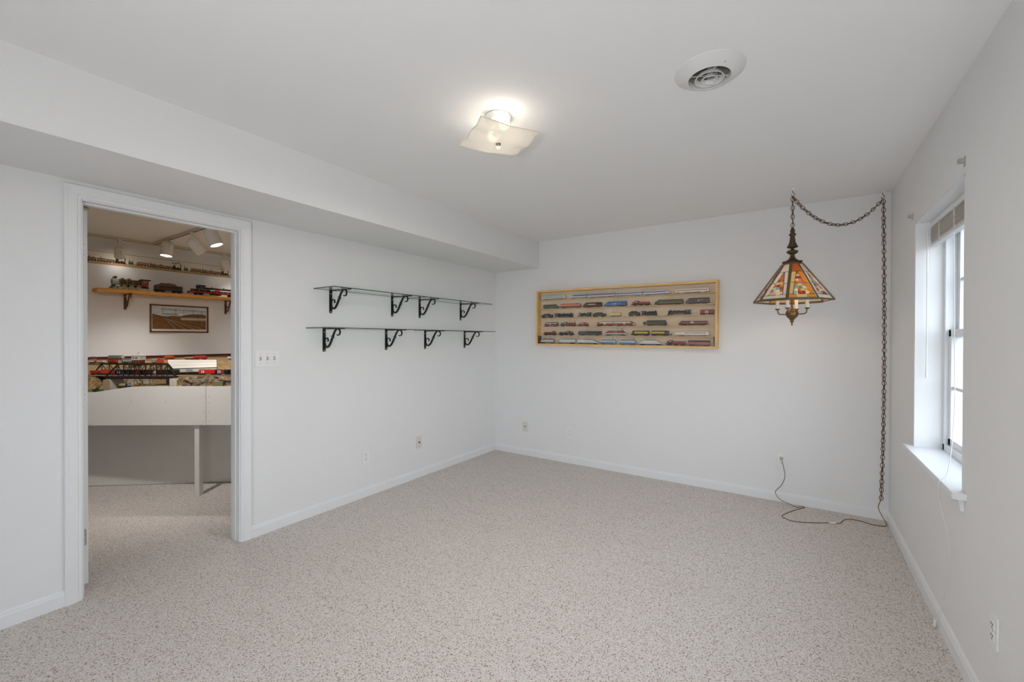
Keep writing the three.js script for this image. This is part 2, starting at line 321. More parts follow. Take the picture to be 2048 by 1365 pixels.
// ================================================================== CEILING LIGHT (lit)
{
  const cx = -1.229, cz = -1.707;
  const f = thing('ceiling_light', 'lit ceiling light with bent square frosted glass shade', 'ceiling light', [cx, HC, cz], -0.53);
  part(f, 'canopy', lathe([[0, 0], [0.062, 0], [0.064, -0.006], [0.06, -0.03], [0.052, -0.04], [0.0, -0.04]]), mat('#f4f2ec', 0.4));
  for (const x of [-0.03, 0.03]) part(f, 'canopy_screw', sph(0.004, x, -0.041, 0.03, 8), M.screw);
  part(f, 'stem', cyl(0.005, 0.005, 0.11, 0, -0.09, 0, 10), M.screw);
  part(f, 'finial', lathe([[0, -0.158], [0.006, -0.156], [0.009, -0.149], [0.007, -0.141], [0.013, -0.138], [0.013, -0.135], [0, -0.134]], 16), mat('#a39a86', 0.35, 0.8));
  // slumped square of glass, its corners bent up
  const N = 28, s = 0.152, th = 0.004, pos = [], idx = [];
  const H = (u, v) => -0.135 + 0.006 * Math.sin(u * 7) * v + 0.022 * Math.pow(Math.max(Math.abs(u), Math.abs(v)), 2.2) * (0.55 + 0.45 * Math.abs(u * v)) + 0.005 * u * u;
  for (const o of [0, th]) for (let j = 0; j <= N; j++) for (let i = 0; i <= N; i++) { const u = i / N * 2 - 1, v = j / N * 2 - 1; pos.push(u * s, H(u, v) + o, v * s); }
  const W = N + 1, A = (i, j, k) => k * W * W + j * W + i;
  for (let j = 0; j < N; j++) for (let i = 0; i < N; i++) { idx.push(A(i, j, 0), A(i + 1, j, 0), A(i + 1, j + 1, 0), A(i, j, 0), A(i + 1, j + 1, 0), A(i, j + 1, 0)); }
  const g = new THREE.BufferGeometry(); g.setAttribute('position', new THREE.Float32BufferAttribute(pos.slice(0, W * W * 3), 3)); g.setIndex(idx); g.computeVertexNormals();
  const glass = new THREE.MeshPhysicalMaterial({ color: 0xf4efe4, transmission: 0.5, thickness: 0, roughness: 0.85, side: THREE.DoubleSide });
  part(f, 'glass_shade', g, glass);
  const rim = []; for (let i = 0; i < 4 * N; i++) { const k = i % N, q = (i / N) | 0, a = k / N * 2 - 1; const uv = q === 0 ? [a, -1] : q === 1 ? [1, a] : q === 2 ? [-a, 1] : [-1, -a]; rim.push(V(uv[0] * s, H(...uv), uv[1] * s)); }
  part(f, 'shade_rim', new THREE.TubeGeometry(new THREE.CatmullRomCurve3(rim, true), 160, 0.0022, 6, true), glass);
  const down = new THREE.RectAreaLight(0xfffaf2, DOWN, 0.26, 0.26); down.position.set(0, -0.15, 0); down.rotation.x = -Math.PI / 2; down.name = 'ceiling_shade_light'; f.add(down);
  const bulbM = new THREE.MeshPhysicalMaterial({ color: 0xffffff, emissive: 0xfff0d8, emissiveIntensity: 2, roughness: 0.5 });
  for (const sx of [-1, 1]) {
    part(f, 'socket', cylX(0.014, 0.03, sx * 0.03, -0.07, 0, 14), mat('#f4f2ec', 0.4));
    part(f, 'bulb', sph(0.027, sx * 0.07, -0.07, 0, 16), bulbM);
    const l = new THREE.PointLight(0xfff6ea, LAMP, 0, 2); l.position.set(sx * 0.07, -0.07, 0); l.castShadow = true; l.shadow.radius = 1.3; l.name = 'ceiling_bulb_light'; f.add(l);
  }
}
// ================================================================== ADDED FILL LAMP OUT OF VIEW BEHIND THE CAMERA, TILTED AT THE CEILING
{
  const f = thing('added_fill_lamp', 'added fill lamp out of view behind the camera, bowl tilted towards the ceiling', 'floor lamp', [0.05, 0, 0.95]);
  part(f, 'base', lathe([[0, 0], [0.14, 0], [0.14, 0.012], [0.03, 0.028], [0.014, 0.04], [0, 0.04]], 32), M.plate);
  part(f, 'pole', cyl(0.012, 0.012, 1.04, 0, 0.55, 0, 16), M.plate);
  const aim = V(-0.55, 0.87, -1.35).normalize(), turnTo = new THREE.Quaternion().setFromUnitVectors(V(0, 1, 0), aim), head = (g) => g.applyQuaternion(turnTo).translate(0, 1.09, 0);
  part(f, 'bowl', head(lathe([[0.02, -0.03], [0.1, -0.015], [0.16, 0.01], [0.19, 0.04], [0.186, 0.04], [0.155, 0.018], [0.1, -0.005], [0, -0.01]], 40)), M.plate);
  part(f, 'lamp_tube', head(cylX(0.008, 0.1, 0, 0.012, 0, 12)), new THREE.MeshPhysicalMaterial({ color: 0xffffff, emissive: 0xfff6ea, emissiveIntensity: 4, roughness: 0.5 }));
  const l = new THREE.SpotLight(0xfcfbff, FILL_UPLIGHT, 0, 1.2, 1, 2); l.position.copy(aim).multiplyScalar(0.045).add(V(0, 1.09, 0)); l.target.position.copy(aim).multiplyScalar(2).add(V(0, 1.09, 0)); l.castShadow = true; l.shadow.radius = 7; l.name = 'added_fill_light'; f.add(l, l.target);
}
// ================================================================== ROUND CEILING VENT
{
  const v = thing('ceiling_vent', 'round white ceiling air vent with concentric rings', 'vent', [-0.306, HC, -1.895]);
  const wm = mat('#e4e4e2', 0.3);
  part(v, 'flange', lathe([[0.08, -0.03], [0.09, -0.025], [0.108, -0.018], [0.122, -0.007], [0.132, -0.003], [0.133, 0]], 48), wm);
  part(v, 'throat', lathe([[0.08, -0.03], [0.078, -0.026], [0.0775, -0.012]], 44), wm);
  part(v, 'duct', lathe([[0.0775, -0.013], [0.0775, 0.1], [0.11, 0.13], [0.11, 0.6], [0, 0.6]], 40), mat('#b5aea4', 0.6, 0.3));
  for (const [r0, r1, y] of [[0.047, 0.0565, -0.034], [0.024, 0.034, -0.039]]) part(v, 'ring', lathe([[r0, y + 0.016], [r1, y], [r1 - 0.002, y - 0.0015], [r1 - 0.004, y], [r0 - 0.002, y + 0.014]], 40), wm);
  part(v, 'spoke', merge([0, 1].map((k) => box(0.15, 0.003, 0.0025, 0, -0.02, 0).rotateY(k * Math.PI / 2 + 0.5))), wm);
  part(v, 'knob', rbox(0.011, 0.016, 0.034, 0.004, 0, -0.046, 0).rotateY(-0.9), wm);
  for (const a of [0.8, 3.9]) part(v, 'screw', sph(0.004, Math.cos(a) * 0.097, -0.021, Math.sin(a) * 0.097, 8), M.screw);
}
// ================================================================== SWITCH AND OUTLETS
function wallPlate(w, h) { return ext([[-w / 2 + 0.004, -h / 2], [w / 2 - 0.004, -h / 2], [w / 2, -h / 2 + 0.004], [w / 2, h / 2 - 0.004], [w / 2 - 0.004, h / 2], [-w / 2 + 0.004, h / 2], [-w / 2, h / 2 - 0.004], [-w / 2, -h / 2 + 0.004]], 0.006, 0.0018).translate(0, 0, 0.003); }
const TURN = { left: Math.PI / 2, back: 0, right: -Math.PI / 2 };
{
  const s = thing('light_switch', 'triple white light switch plate beside the doorway', 'light switch', [XL, 1.205, -1.506], TURN.left);
  part(s, 'plate', wallPlate(0.162, 0.114), M.plate);
  [-0.046, 0, 0.046].forEach((x, i) => {
    part(s, 'toggle', ext([[0, -0.006], [0.016, i === 2 ? -0.011 : 0.005], [0.016, i === 2 ? -0.004 : 0.012], [0, 0.006]], 0.009, 0.001).rotateY(-Math.PI / 2).translate(x, 0, 0.005), mat('#d9d7d0', 0.4));
    part(s, 'toggle_slot', box(0.012, 0.026, 0.0008, x, 0, 0.0063), mat('#a9a7a1', 0.6));
    for (const y of [-0.03, 0.03]) part(s, 'screw', cylZ(0.003, 0.0016, x, y, 0.0066, 10), M.screw);
  });
}
function outlet(pos, turn, label, plug) {
  const o = thing('wall_outlet', label, 'outlet', pos, turn, 'wall outlets');
  part(o, 'plate', wallPlate(0.07, 0.114), M.plate);
  for (const y of [-0.0195, 0.0195]) {
    const f = part(o, 'receptacle', rbox(0.034, 0.028, 0.004, 0.0018, 0, y, 0.0065), M.plate);
    part(f, 'slot', merge(box(0.0022, 0.009, 0.001, -0.0064, y + 0.003, 0.0088), box(0.0022, 0.008, 0.001, 0.0064, y + 0.003, 0.0088), cylZ(0.0024, 0.001, 0, y - 0.008, 0.0088, 10)), M.slot);
  }
  part(o, 'screw', cylZ(0.003, 0.0016, 0, 0, 0.0066, 10), M.screw);
}
function jack(pos, turn, label) {
  const o = thing('cable_jack', label, 'wall jack', pos, turn, 'cable jacks');
  part(o, 'plate', wallPlate(0.07, 0.114), mat('#e2dfd6', 0.4));
  part(o, 'connector', merge(cylZ(0.0085, 0.004, 0, 0, 0.007, 6), cylZ(0.005, 0.011, 0, 0, 0.011, 14)), mat('#5b5346', 0.3, 0.9));
  for (const y of [-0.042, 0.042]) part(o, 'screw', cylZ(0.003, 0.0016, 0, y, 0.0066, 10), M.screw);
}
outlet([XL, 0.336, -2.315], TURN.left, 'white outlet low on the door wall, nearer the doorway');
jack([XL, 0.338, -2.928], TURN.left, 'cable jack plate low on the door wall under the glass shelves');
jack([-2.616, 0.33, ZB], TURN.back, 'cable jack plate on the end wall next to the room corner');
outlet([-2.045, 0.331, ZB], TURN.back, 'white outlet on the end wall with nothing plugged in');
outlet([-0.108, 0.343, ZB], TURN.back, 'white outlet with the lamp cord plugged in');
outlet([XR, 0.352, -2.126], TURN.right, 'white outlet low on the window wall');

// ================================================================== WINDOW BLIND AND CURTAIN BRACKETS
{
  const b = thing('window_blind', 'white mini blind pulled up to the window head', 'blind', [XR + 0.075, WH - 0.012, (W0 + W1) / 2]);
  const L = W0 - W1 - 0.04;
  part(b, 'headrail', rbox(0.028, 0.032, L, 0.003, 0, -0.017, 0), M.vinyl);
  for (let i = 0; i < 20; i++) part(b, 'slat', box(0.026, 0.0016, L - 0.01, rr(-0.002, 0.002), -0.042 - i * 0.0042, 0), mat('#ded6cb', 0.4));
  part(b, 'bottom_rail', rbox(0.028, 0.016, L - 0.006, 0.003, 0, -0.138, 0), M.vinyl);
  for (const z of [-0.25, 0.02, 0.25]) part(b, 'ladder_cord', merge(box(0.031, 0.11, 0.006, 0, -0.085, z)), mat('#d8cfc4', 0.8));
  part(b, 'tilt_wand', merge(cyl(0.0035, 0.0035, 0.82, -0.03, -0.46, -L / 2 + 0.03, 8), cyl(0.005, 0.005, 0.05, -0.03, -0.87, -L / 2 + 0.03, 8)), mat('#f5f6f6', 0.25));
  const s = XR + 0.075;
  part(b, 'lift_cord', tube([V(-0.016, -0.03, 0.02), V(-0.005, -0.65, 0.0), V(-0.03, -1.05, 0.12), V(-0.085, -1.285, 0.27), V(-0.122, -1.301, 0.335), V(-0.124, -1.35, 0.34), V(-0.084, -1.6, 0.32), V(-0.086, -1.93, 0.2), V(-0.1, -1.99, 0.19)], 0.0016, 90, 6), mat('#e9e7e2', 0.8));
  part(b, 'cord_tassel', lathe([[0, -2.02], [0.006, -2.018], [0.004, -1.99], [0.0015, -1.985], [0, -1.985]], 10).translate(-0.102, 0.004, 0.19), mat('#eceae4', 0.5));
}
for (const [z, label] of [[-3.45, 'small metal curtain bracket at the far top corner of the window'], [-2.495, 'small metal curtain bracket at the near top corner of the window']]) {
  const c = thing('curtain_bracket', label, 'bracket', [XR, 2.082, z], TURN.right, 'curtain brackets');
  const m = mat('#b9b7b2', 0.35, 0.6);
  part(c, 'wall_plate', rbox(0.022, 0.042, 0.002, 0.0008, 0, 0, 0.001), m);
  part(c, 'arm', merge(box(0.003, 0.018, 0.02, -0.006, 0.004, 0.011), box(0.003, 0.018, 0.02, 0.006, 0.004, 0.011), box(0.015, 0.003, 0.02, 0, -0.006, 0.011)), m);
  for (const y of [-0.015, 0.016]) part(c, 'screw', cylZ(0.003, 0.002, 0, y, 0.003, 8), M.screw);
}

// ================================================================== STAINED GLASS SWAG LAMP
const LX = -0.037, LZ = -3.706;
for (const [x, y, z, label] of [[LX, HC, LZ, 'white ceiling hook above the stained glass lamp'], [0.512, HC, -4.125, 'white ceiling hook holding the chain in the corner']]) {
  const h = thing('ceiling_hook', label, 'hook', [x, y, z], 0, 'ceiling hooks');
  part(h, 'hook_base', lathe([[0, -0.012], [0.006, -0.011], [0.011, -0.002], [0.011, 0], [0, 0]], 16), M.plate);
  part(h, 'hook_wire', tube([V(0, -0.01, 0), V(0, -0.026, 0), V(0.009, -0.036, 0), V(0.007, -0.05, 0), V(0, -0.054, 0), V(-0.007, -0.05, 0), V(-0.008, -0.043, 0)], 0.002, 30, 8), M.chain);
}
{
  const lamp = thing('swag_lamp', 'octagonal stained glass lamp hanging from a draped brass chain', 'hanging lamp', [LX, 0, LZ]);
  // fitting above the shade
  part(lamp, 'loop_and_spindle', lathe([[0, 2.16], [0.006, 2.158], [0.012, 2.145], [0.016, 2.132], [0.012, 2.122], [0.02, 2.112], [0.024, 2.106], [0.014, 2.096], [0.016, 2.075], [0.02, 2.05], [0.03, 2.026], [0.036, 2.018], [0.03, 2.012], [0.01, 2.006], [0.01, 1.998], [0.03, 1.99], [0.038, 1.982], [0.03, 1.972], [0.014, 1.962], [0.014, 1.95], [0.024, 1.93], [0.045, 1.915], [0.056, 1.909], [0.06, 1.9], [0.056, 1.893], [0, 1.893]], 32), M.bronze);
  part(lamp, 'bead_ring', merge(Array.from({ length: 22 }, (_, i) => sph(0.0055, Math.cos(i / 22 * 6.283) * 0.058, 1.908, Math.sin(i / 22 * 6.283) * 0.058, 8))), M.bronze);
  // eight glass panels
  const R0 = 0.058, R1 = 0.243, Y0 = 1.892, Y1 = 1.625, N8 = 8, A0 = -6.3 * Math.PI / 180;
  const vert = (k, top) => { const a = A0 + k * Math.PI / 4, r = top ? R0 : R1; return V(Math.sin(a) * r, top ? Y0 : Y1, Math.cos(a) * r); };
  const gl = (hex, tr = 0.55) => mat(hex, 0.75, 0, { transmission: tr, thickness: 0, side: THREE.DoubleSide });
  const opal = gl('#f3efe6'), amber = gl('#eeb340'), orange = gl('#e08a22'), cream = gl('#f4dfa0');
  const ribM = mat('#6e604f', 0.5, 0.4);
  const pebbleM = new THREE.MeshPhysicalMaterial({ vertexColors: true, roughness: 0.55, transmission: 0.5, thickness: 0 });
  const palette = ['#f5efe2', '#f5efe2', '#f5efe2', '#f3e7c4', '#e9c95a', '#d8452c', '#b6201e', '#9fd0dc', '#a9c070', '#eaa0ba', '#e8a33a', '#efe6d2', '#e9c95a', '#b98a6a'].map((h) => new THREE.Color(h));
  for (let k = 0; k < N8; k++) {
    const T0 = vert(k, 1), T1 = vert(k + 1, 1), B0 = vert(k, 0), B1 = vert(k + 1, 0);
    const tm = T0.clone().add(T1).multiplyScalar(0.5), bm = B0.clone().add(B1).multiplyScalar(0.5);
    const ex = T1.clone().sub(T0).normalize(), ey = bm.clone().sub(tm), S = ey.length(); ey.normalize();
    const ez = ex.clone().cross(ey).normalize().negate(); if (ez.y < 0) ez.negate();
    const wt = T0.distanceTo(T1), wb = B0.distanceTo(B1), hw = (y) => (wt + (wb - wt) * y / S) / 2;
    const mtx = new THREE.Matrix4().makeBasis(ex, ey, ez).setPosition(tm);
    const piece = (poly, th, off = 0) => { const g = ext(poly, th); g.translate(0, 0, off); const flip = mtx.determinant() < 0; g.applyMatrix4(mtx); if (flip) { const p = g.attributes.position, n = g.attributes.normal; for (let i = 0; i < p.count; i += 3) for (const at of [p, n]) { const t = [at.getX(i + 1), at.getY(i + 1), at.getZ(i + 1)]; at.setXYZ(i + 1, at.getX(i + 2), at.getY(i + 2), at.getZ(i + 2)); at.setXYZ(i + 2, ...t); } } return norm(g); };
    const panel = new THREE.Group(); panel.name = 'shade_panel'; lamp.add(panel);
    const white = k % 2 === 1, side = white ? opal : amber;
    const yA = S * 0.24, yB = S * 0.87, yC = S * 0.88, yD = S * 0.975, iw = wb * 0.27;
    const inner = (y) => Math.max(0.0015, iw * (y - yA + 0.006) / (yB - yA));
    const m = 0.008;
    part(panel, 'glass_piece', piece([[-hw(0.008) + m * 0.6, 0.008], [hw(0.008) - m * 0.6, 0.008], [hw(yA) - m, yA - 0.001], [-hw(yA) + m, yA - 0.001]], 0.003), white ? opal : orange);
    const yM = S * 0.56;
    for (const s of [-1, 1]) for (const [a, b] of [[yA + 0.001, yM - 0.001], [yM + 0.001, yC - 0.001]])
      part(panel, 'glass_piece', piece([[s * (inner(a) + 0.0015), a], [s * (hw(a) - m), a], [s * (hw(b) - m), b], [s * (inner(Math.min(b, yB)) + 0.0015), b]], 0.003), s > 0 || white ? side : (k === 0 ? cream : side));
    for (let q = 0; q < 3; q++) { const a = -hw(yC) + m + (2 * hw(yC) - 2 * m) * q / 3 + 0.001, b = -hw(yC) + m + (2 * hw(yC) - 2 * m) * (q + 1) / 3 - 0.001; part(panel, 'glass_piece', piece([[a, yC + 0.001], [b, yC + 0.001], [b * hw(yD) / hw(yC), yD], [a * hw(yD) / hw(yC), yD]], 0.003), white ? opal : (q === 1 ? cream : amber)); }
    const pebs = [], rows = 9;
    for (let r = 0; r < rows; r++) {
      const a = yA + 0.004 + (yB - yA - 0.004) * r / rows, b = yA + 0.004 + (yB - yA - 0.004) * (r + 1) / rows - 0.002, n = Math.max(1, Math.round(inner((a + b) / 2) * 2 / 0.024));
      for (let c = 0; c < n; c++) {
        const f0 = -1 + 2 * c / n, f1 = -1 + 2 * (c + 1) / n, q = 0.0012;
        const g = piece([[inner(a) * f0 + q, a + rr(0, 0.002)], [inner(a) * f1 - q, a + rr(0, 0.002)], [inner(b) * f1 - q, b], [inner(b) * f0 + q, b]], 0.006, 0.001);
        const col = palette[(rnd() * palette.length) | 0], cc = new Float32Array(g.attributes.position.count * 3); for (let i = 0; i < cc.length; i += 3) { cc[i] = col.r; cc[i + 1] = col.g; cc[i + 2] = col.b; }
        g.setAttribute('color', new THREE.BufferAttribute(cc, 3)); pebs.push(g);
      }
    }
    part(panel, 'pebble_glass', merge(pebs), pebbleM, { kind: 'stuff', label: 'small colored glass nuggets' });
    const P = (x, y) => V(x, y, 0).applyMatrix4(mtx), came = [];
    came.push(bar(P(-hw(yA) + m, yA), P(hw(yA) - m, yA), 0.003, 0.004));
    for (const s of [-1, 1]) { came.push(bar(P(s * inner(yA), yA), P(s * inner(yB), yB), 0.003, 0.004)); came.push(bar(P(s * inner(yM), yM), P(s * (hw(yM) - m), yM + s * 0.01), 0.003, 0.004)); }
    came.push(bar(P(-hw(yC) + m, yC), P(hw(yC) - m, yC), 0.003, 0.004));
    part(panel, 'lead_came', merge(came), M.darkSteel);
    part(lamp, 'rib', bar(T0, B0, 0.018, 0.008), ribM);
    part(lamp, 'rim_band', bar(B0, B1, 0.017, 0.006), ribM);
  }
  // candle cluster
  part(lamp, 'hub', lathe([[0, 1.446], [0.004, 1.448], [0.006, 1.458], [0.003, 1.464], [0.009, 1.47], [0.012, 1.478], [0.01, 1.484], [0.018, 1.495], [0.034, 1.512], [0.041, 1.528], [0.038, 1.548], [0.03, 1.56], [0.012, 1.568], [0.006, 1.58], [0.006, 1.89], [0, 1.89]], 28), M.brass);
  const candleM = mat('#f3efe4', 0.45);
  for (let i = 0; i < 4; i++) {
    const a = 0.28 + i * Math.PI / 2, c = Math.cos(a), s = Math.sin(a), r = 0.094;
    part(lamp, 'arm', tube([V(c * 0.03, 1.53, s * 0.03), V(c * 0.06, 1.53, s * 0.06), V(c * 0.085, 1.535, s * 0.085), V(c * r, 1.565, s * r)], 0.0042, 20, 8), M.brass);
    part(lamp, 'candle_cup', lathe([[0, 1.562], [0.008, 1.563], [0.016, 1.57], [0.017, 1.573], [0, 1.573]], 16).translate(c * r, 0, s * r), M.brass);
    part(lamp, 'candle_sleeve', cyl(0.0115, 0.0115, 0.1, c * r, 1.622, s * r, 14), candleM);
    part(lamp, 'candle_bulb', lathe([[0, 1.672], [0.008, 1.673], [0.015, 1.69], [0.014, 1.705], [0.006, 1.73], [0, 1.74]], 14).translate(c * r, 0, s * r), new THREE.MeshPhysicalMaterial({ color: 0xffffff, emissive: 0xffd9a0, emissiveIntensity: 1.6, roughness: 0.3 }));
  }
  const glow = new THREE.PointLight(0xffd9a6, SWAG, 0, 2); glow.position.set(0.0945 * Math.cos(0.28), 1.705, 0.0945 * Math.sin(0.28)); glow.castShadow = true; glow.name = 'candle_bulb_light'; lamp.add(glow);
  const glow2 = glow.clone(); glow2.position.set(-glow.position.x, 1.705, -glow.position.z); lamp.add(glow2);
  // chain: drop, swag and the long fall down the corner
  const chain = new THREE.Group(); chain.name = 'chain'; lamp.add(chain);
  const linkG = (() => { const pts = []; for (let i = 0; i < 28; i++) { const a = i / 28 * 6.2832; pts.push(V(Math.cos(a) * 0.0112, Math.sin(a) * 0.0185, 0)); } return new THREE.TubeGeometry(new THREE.CatmullRomCurve3(pts, true), 28, 0.0021, 6, true); })();
  let flip = 0;
  const lay = (pts, pitch) => {
    const c = new THREE.CatmullRomCurve3(pts, false, 'centripetal'), n = Math.round(c.getLength() / pitch);
    for (let i = 0; i < n; i++) {
      const u = (i + 0.5) / n, p = c.getPointAt(u), t = c.getTangentAt(u), l = part(chain, 'chain_link', linkG, M.chain);
      const fz = V(0.15, 0, 1).addScaledVector(t, -V(0.15, 0, 1).dot(t)).normalize(), fx = t.clone().cross(fz);
      l.quaternion.setFromRotationMatrix(new THREE.Matrix4().makeBasis(fx, t, fz)).multiply(new THREE.Quaternion().setFromAxisAngle(V(0, 1, 0), (flip++ % 2 ? 1.35 : 0.15) + rr(-0.3, 0.3)));
      l.position.copy(p);
    }
  };
  const a = V(0, HC - 0.06, 0), b = V(0.512 - LX, HC - 0.062, -4.125 - LZ), sag = [];
  for (let i = 0; i <= 10; i++) { const t = i / 10, p = a.clone().lerp(b, t); p.y -= 0.195 * 4 * t * (1 - t); sag.push(p); }
  const ex = 0.512 - LX, ez = -4.125 - LZ, fall = [V(ex + 0.004, HC - 0.064, ez), V(ex + 0.012, 1.8, ez - 0.004), V(ex + 0.016, 1.2, ez - 0.006), V(ex + 0.014, 0.6, ez - 0.008), V(ex + 0.006, 0.16, ez - 0.01)];
  lay([V(0, 2.158, 0), a.clone()], 0.0305); lay(sag, 0.0305); lay(fall, 0.0305);
  const weave = (pts, amp) => { const c = new THREE.CatmullRomCurve3(pts, false, 'centripetal'), n = Math.round(c.getLength() / 0.05), o = []; for (let i = 0; i <= n; i++) { const p = c.getPointAt(i / n); p.x += (i % 2 ? amp : -amp); p.z += (i % 2 ? -amp : amp) * 0.6; o.push(p); } return o; };
  const cordM = mat('#6b4a22', 0.6);
  const w = (x, y, z) => V(x - LX, y, z - LZ);
  part(lamp, 'cord', tube([...weave([V(0, 2.15, 0), a.clone()], 0.003), ...weave(sag, 0.003), ...weave(fall, 0.003),
    w(0.503, 0.1, -4.14), w(0.52, 0.05, -4.125), w(0.54, 0.012, -4.09), w(0.535, 0.005, -4.045), w(0.507, 0.004, -4.026), w(0.457, 0.004, -4.022), w(0.403, 0.004, -4.046), w(0.345, 0.004, -4.049), w(0.299, 0.004, -4.017), w(0.263, 0.004, -3.92), w(0.235, 0.006, -3.891),
    w(0.199, 0.006, -3.877), w(0.081, 0.004, -3.807), w(-0.026, 0.004, -3.765), w(-0.085, 0.004, -3.805), w(-0.093, 0.004, -3.83), w(-0.07, 0.004, -3.9), w(-0.012, 0.004, -4.019), w(0.04, 0.004, -4.105), w(0.055, 0.005, -4.125), w(0.04, 0.006, -4.13), w(0.0, 0.006, -4.09), w(-0.046, 0.012, -4.11), w(-0.123, 0.036, -4.135), w(-0.148, 0.083, -4.14), w(-0.106, 0.146, -4.145), w(-0.082, 0.224, -4.145), w(-0.093, 0.3, -4.145), w(-0.107, 0.352, -4.15)], 0.0024, 700, 6), cordM);
  part(lamp, 'plug', merge(rbox(0.022, 0.024, 0.026, 0.006, -0.108 - LX, 0.362, ZB + 0.022 - LZ), cylZ(0.006, 0.014, -0.108 - LX, 0.356, ZB + 0.038 - LZ, 10)), mat('#b9b3a6', 0.5));
  part(lamp, 'cord_switch', merge(rbox(0.046, 0.012, 0.018, 0.004, 0, 0, 0), cyl(0.006, 0.006, 0.004, 0, 0.007, 0, 12)).rotateY(0.38).translate(0.217 - LX, 0.0075, -3.884 - LZ), mat('#efece2', 0.4));
}

// ================================================================== GLASS SHELVES ON SCROLL BRACKETS
const bracketParts = (() => {
  const P = [[600, 392], [606, 368], [596, 342], [577, 333], [556, 344], [546, 372], [544, 410], [552, 452], [570, 478], [592, 484], [620, 462], [648, 410], [668, 362], [684, 318], [698, 284], [718, 236], [744, 198], [770, 186], [796, 198], [810, 226], [808, 262], [794, 286], [776, 290], [760, 282]].map(([X, Y]) => V((X - 530) / 1366, -(Y - 183) / 2111, 0));
  const c = new THREE.CatmullRomCurve3(P, false, 'centripetal'), n = 64, L = [], R = [];
  for (let i = 0; i <= n; i++) {
    const u = i / n, p = c.getPointAt(u), t = c.getTangentAt(u), w = 0.0032 + 0.0046 * Math.pow(Math.sin(Math.PI * u), 2);
    L.push([p.x - t.y * w, p.y + t.x * w]); R.push([p.x + t.y * w, p.y - t.x * w]);
  }
  const quads = []; for (let i = 0; i < n; i++) quads.push(ext([R[i], R[i + 1], L[i + 1], L[i]], 0.01));
  return {
    scroll: merge(quads), node: ext([[0, -0.019], [0.0155, 0], [0, 0.019], [-0.0155, 0]], 0.013, 0.002).rotateZ(-0.45).translate(0.1127, -0.064, 0),
    rivet: cylZ(0.0042, 0.0142, 0.1127, -0.064, 0, 10),
    plate: ext([[-0.0125, 0], [-0.0125, -0.17], [-0.007, -0.178], [0.007, -0.178], [0.0125, -0.17], [0.0125, 0]], 0.004, 0.0008).rotateY(Math.PI / 2).translate(0.002, 0, 0),
    arm: rbox(0.252, 0.0045, 0.022, 0.0015, 0.126, -0.0024, 0), screws: [-0.026, -0.168].map((y) => sph(0.0048, 0, 0, 0, 10).scale(0.5, 1, 1).translate(0.0045, y, 0)),
  };
})();
function shelfBracket(z, y, label, group, x = XL, m = M.iron, name = 'shelf_bracket') {
  const b = thing(name, label, 'shelf bracket', [x, y, z], 0, group);
  part(b, 'wall_plate', bracketParts.plate, m); part(b, 'arm', bracketParts.arm, m); part(b, 'scroll', bracketParts.scroll, m); part(b, 'diamond_node', bracketParts.node, m); part(b, 'rivet', bracketParts.rivet, M.screw);
  for (const s of bracketParts.screws) part(b, 'screw', s, M.screw);
  return b;
}
const ord = ['first', 'second', 'third', 'fourth'];
[-1.988, -2.598, -2.935, -3.539].forEach((z, i) => shelfBracket(z, 1.719, `${ord[i]} black scroll bracket from the doorway under the upper glass shelves`, 'brackets under the upper glass shelves'));
[-1.932, -2.531, -3.009, -3.607].forEach((z, i) => shelfBracket(z, 1.419, `${ord[i]} black scroll bracket from the doorway under the lower glass shelves`, 'brackets under the lower glass shelves'));
for (const [z0, z1, y, label] of [[-1.845, -2.768, 1.719, 'upper clear glass shelf nearer the doorway'], [-2.787, -3.772, 1.719, 'upper clear glass shelf nearer the room corner'], [-1.785, -2.76, 1.419, 'lower clear glass shelf nearer the doorway'], [-2.862, -3.83, 1.419, 'lower clear glass shelf nearer the room corner']]) {
  const g = thing('glass_shelf', label, 'shelf', [XL + 0.131, y, (z0 + z1) / 2], 0, 'glass wall shelves');
  const L = Math.abs(z1 - z0), W = 0.256, t = 0.006;
  part(g, 'glass_plate', box(W - 0.002, t, L - 0.002, 0, t / 2, 0), M.greenPane);
  for (const s of [-1, 1]) part(g, 'polished_edge', box(0.0012, t, L, s * W / 2, t / 2, 0), M.glassEdge);
  for (const s of [-1, 1]) part(g, 'polished_edge', box(W, t, 0.0012, 0, t / 2, s * L / 2), M.glassEdge);
}

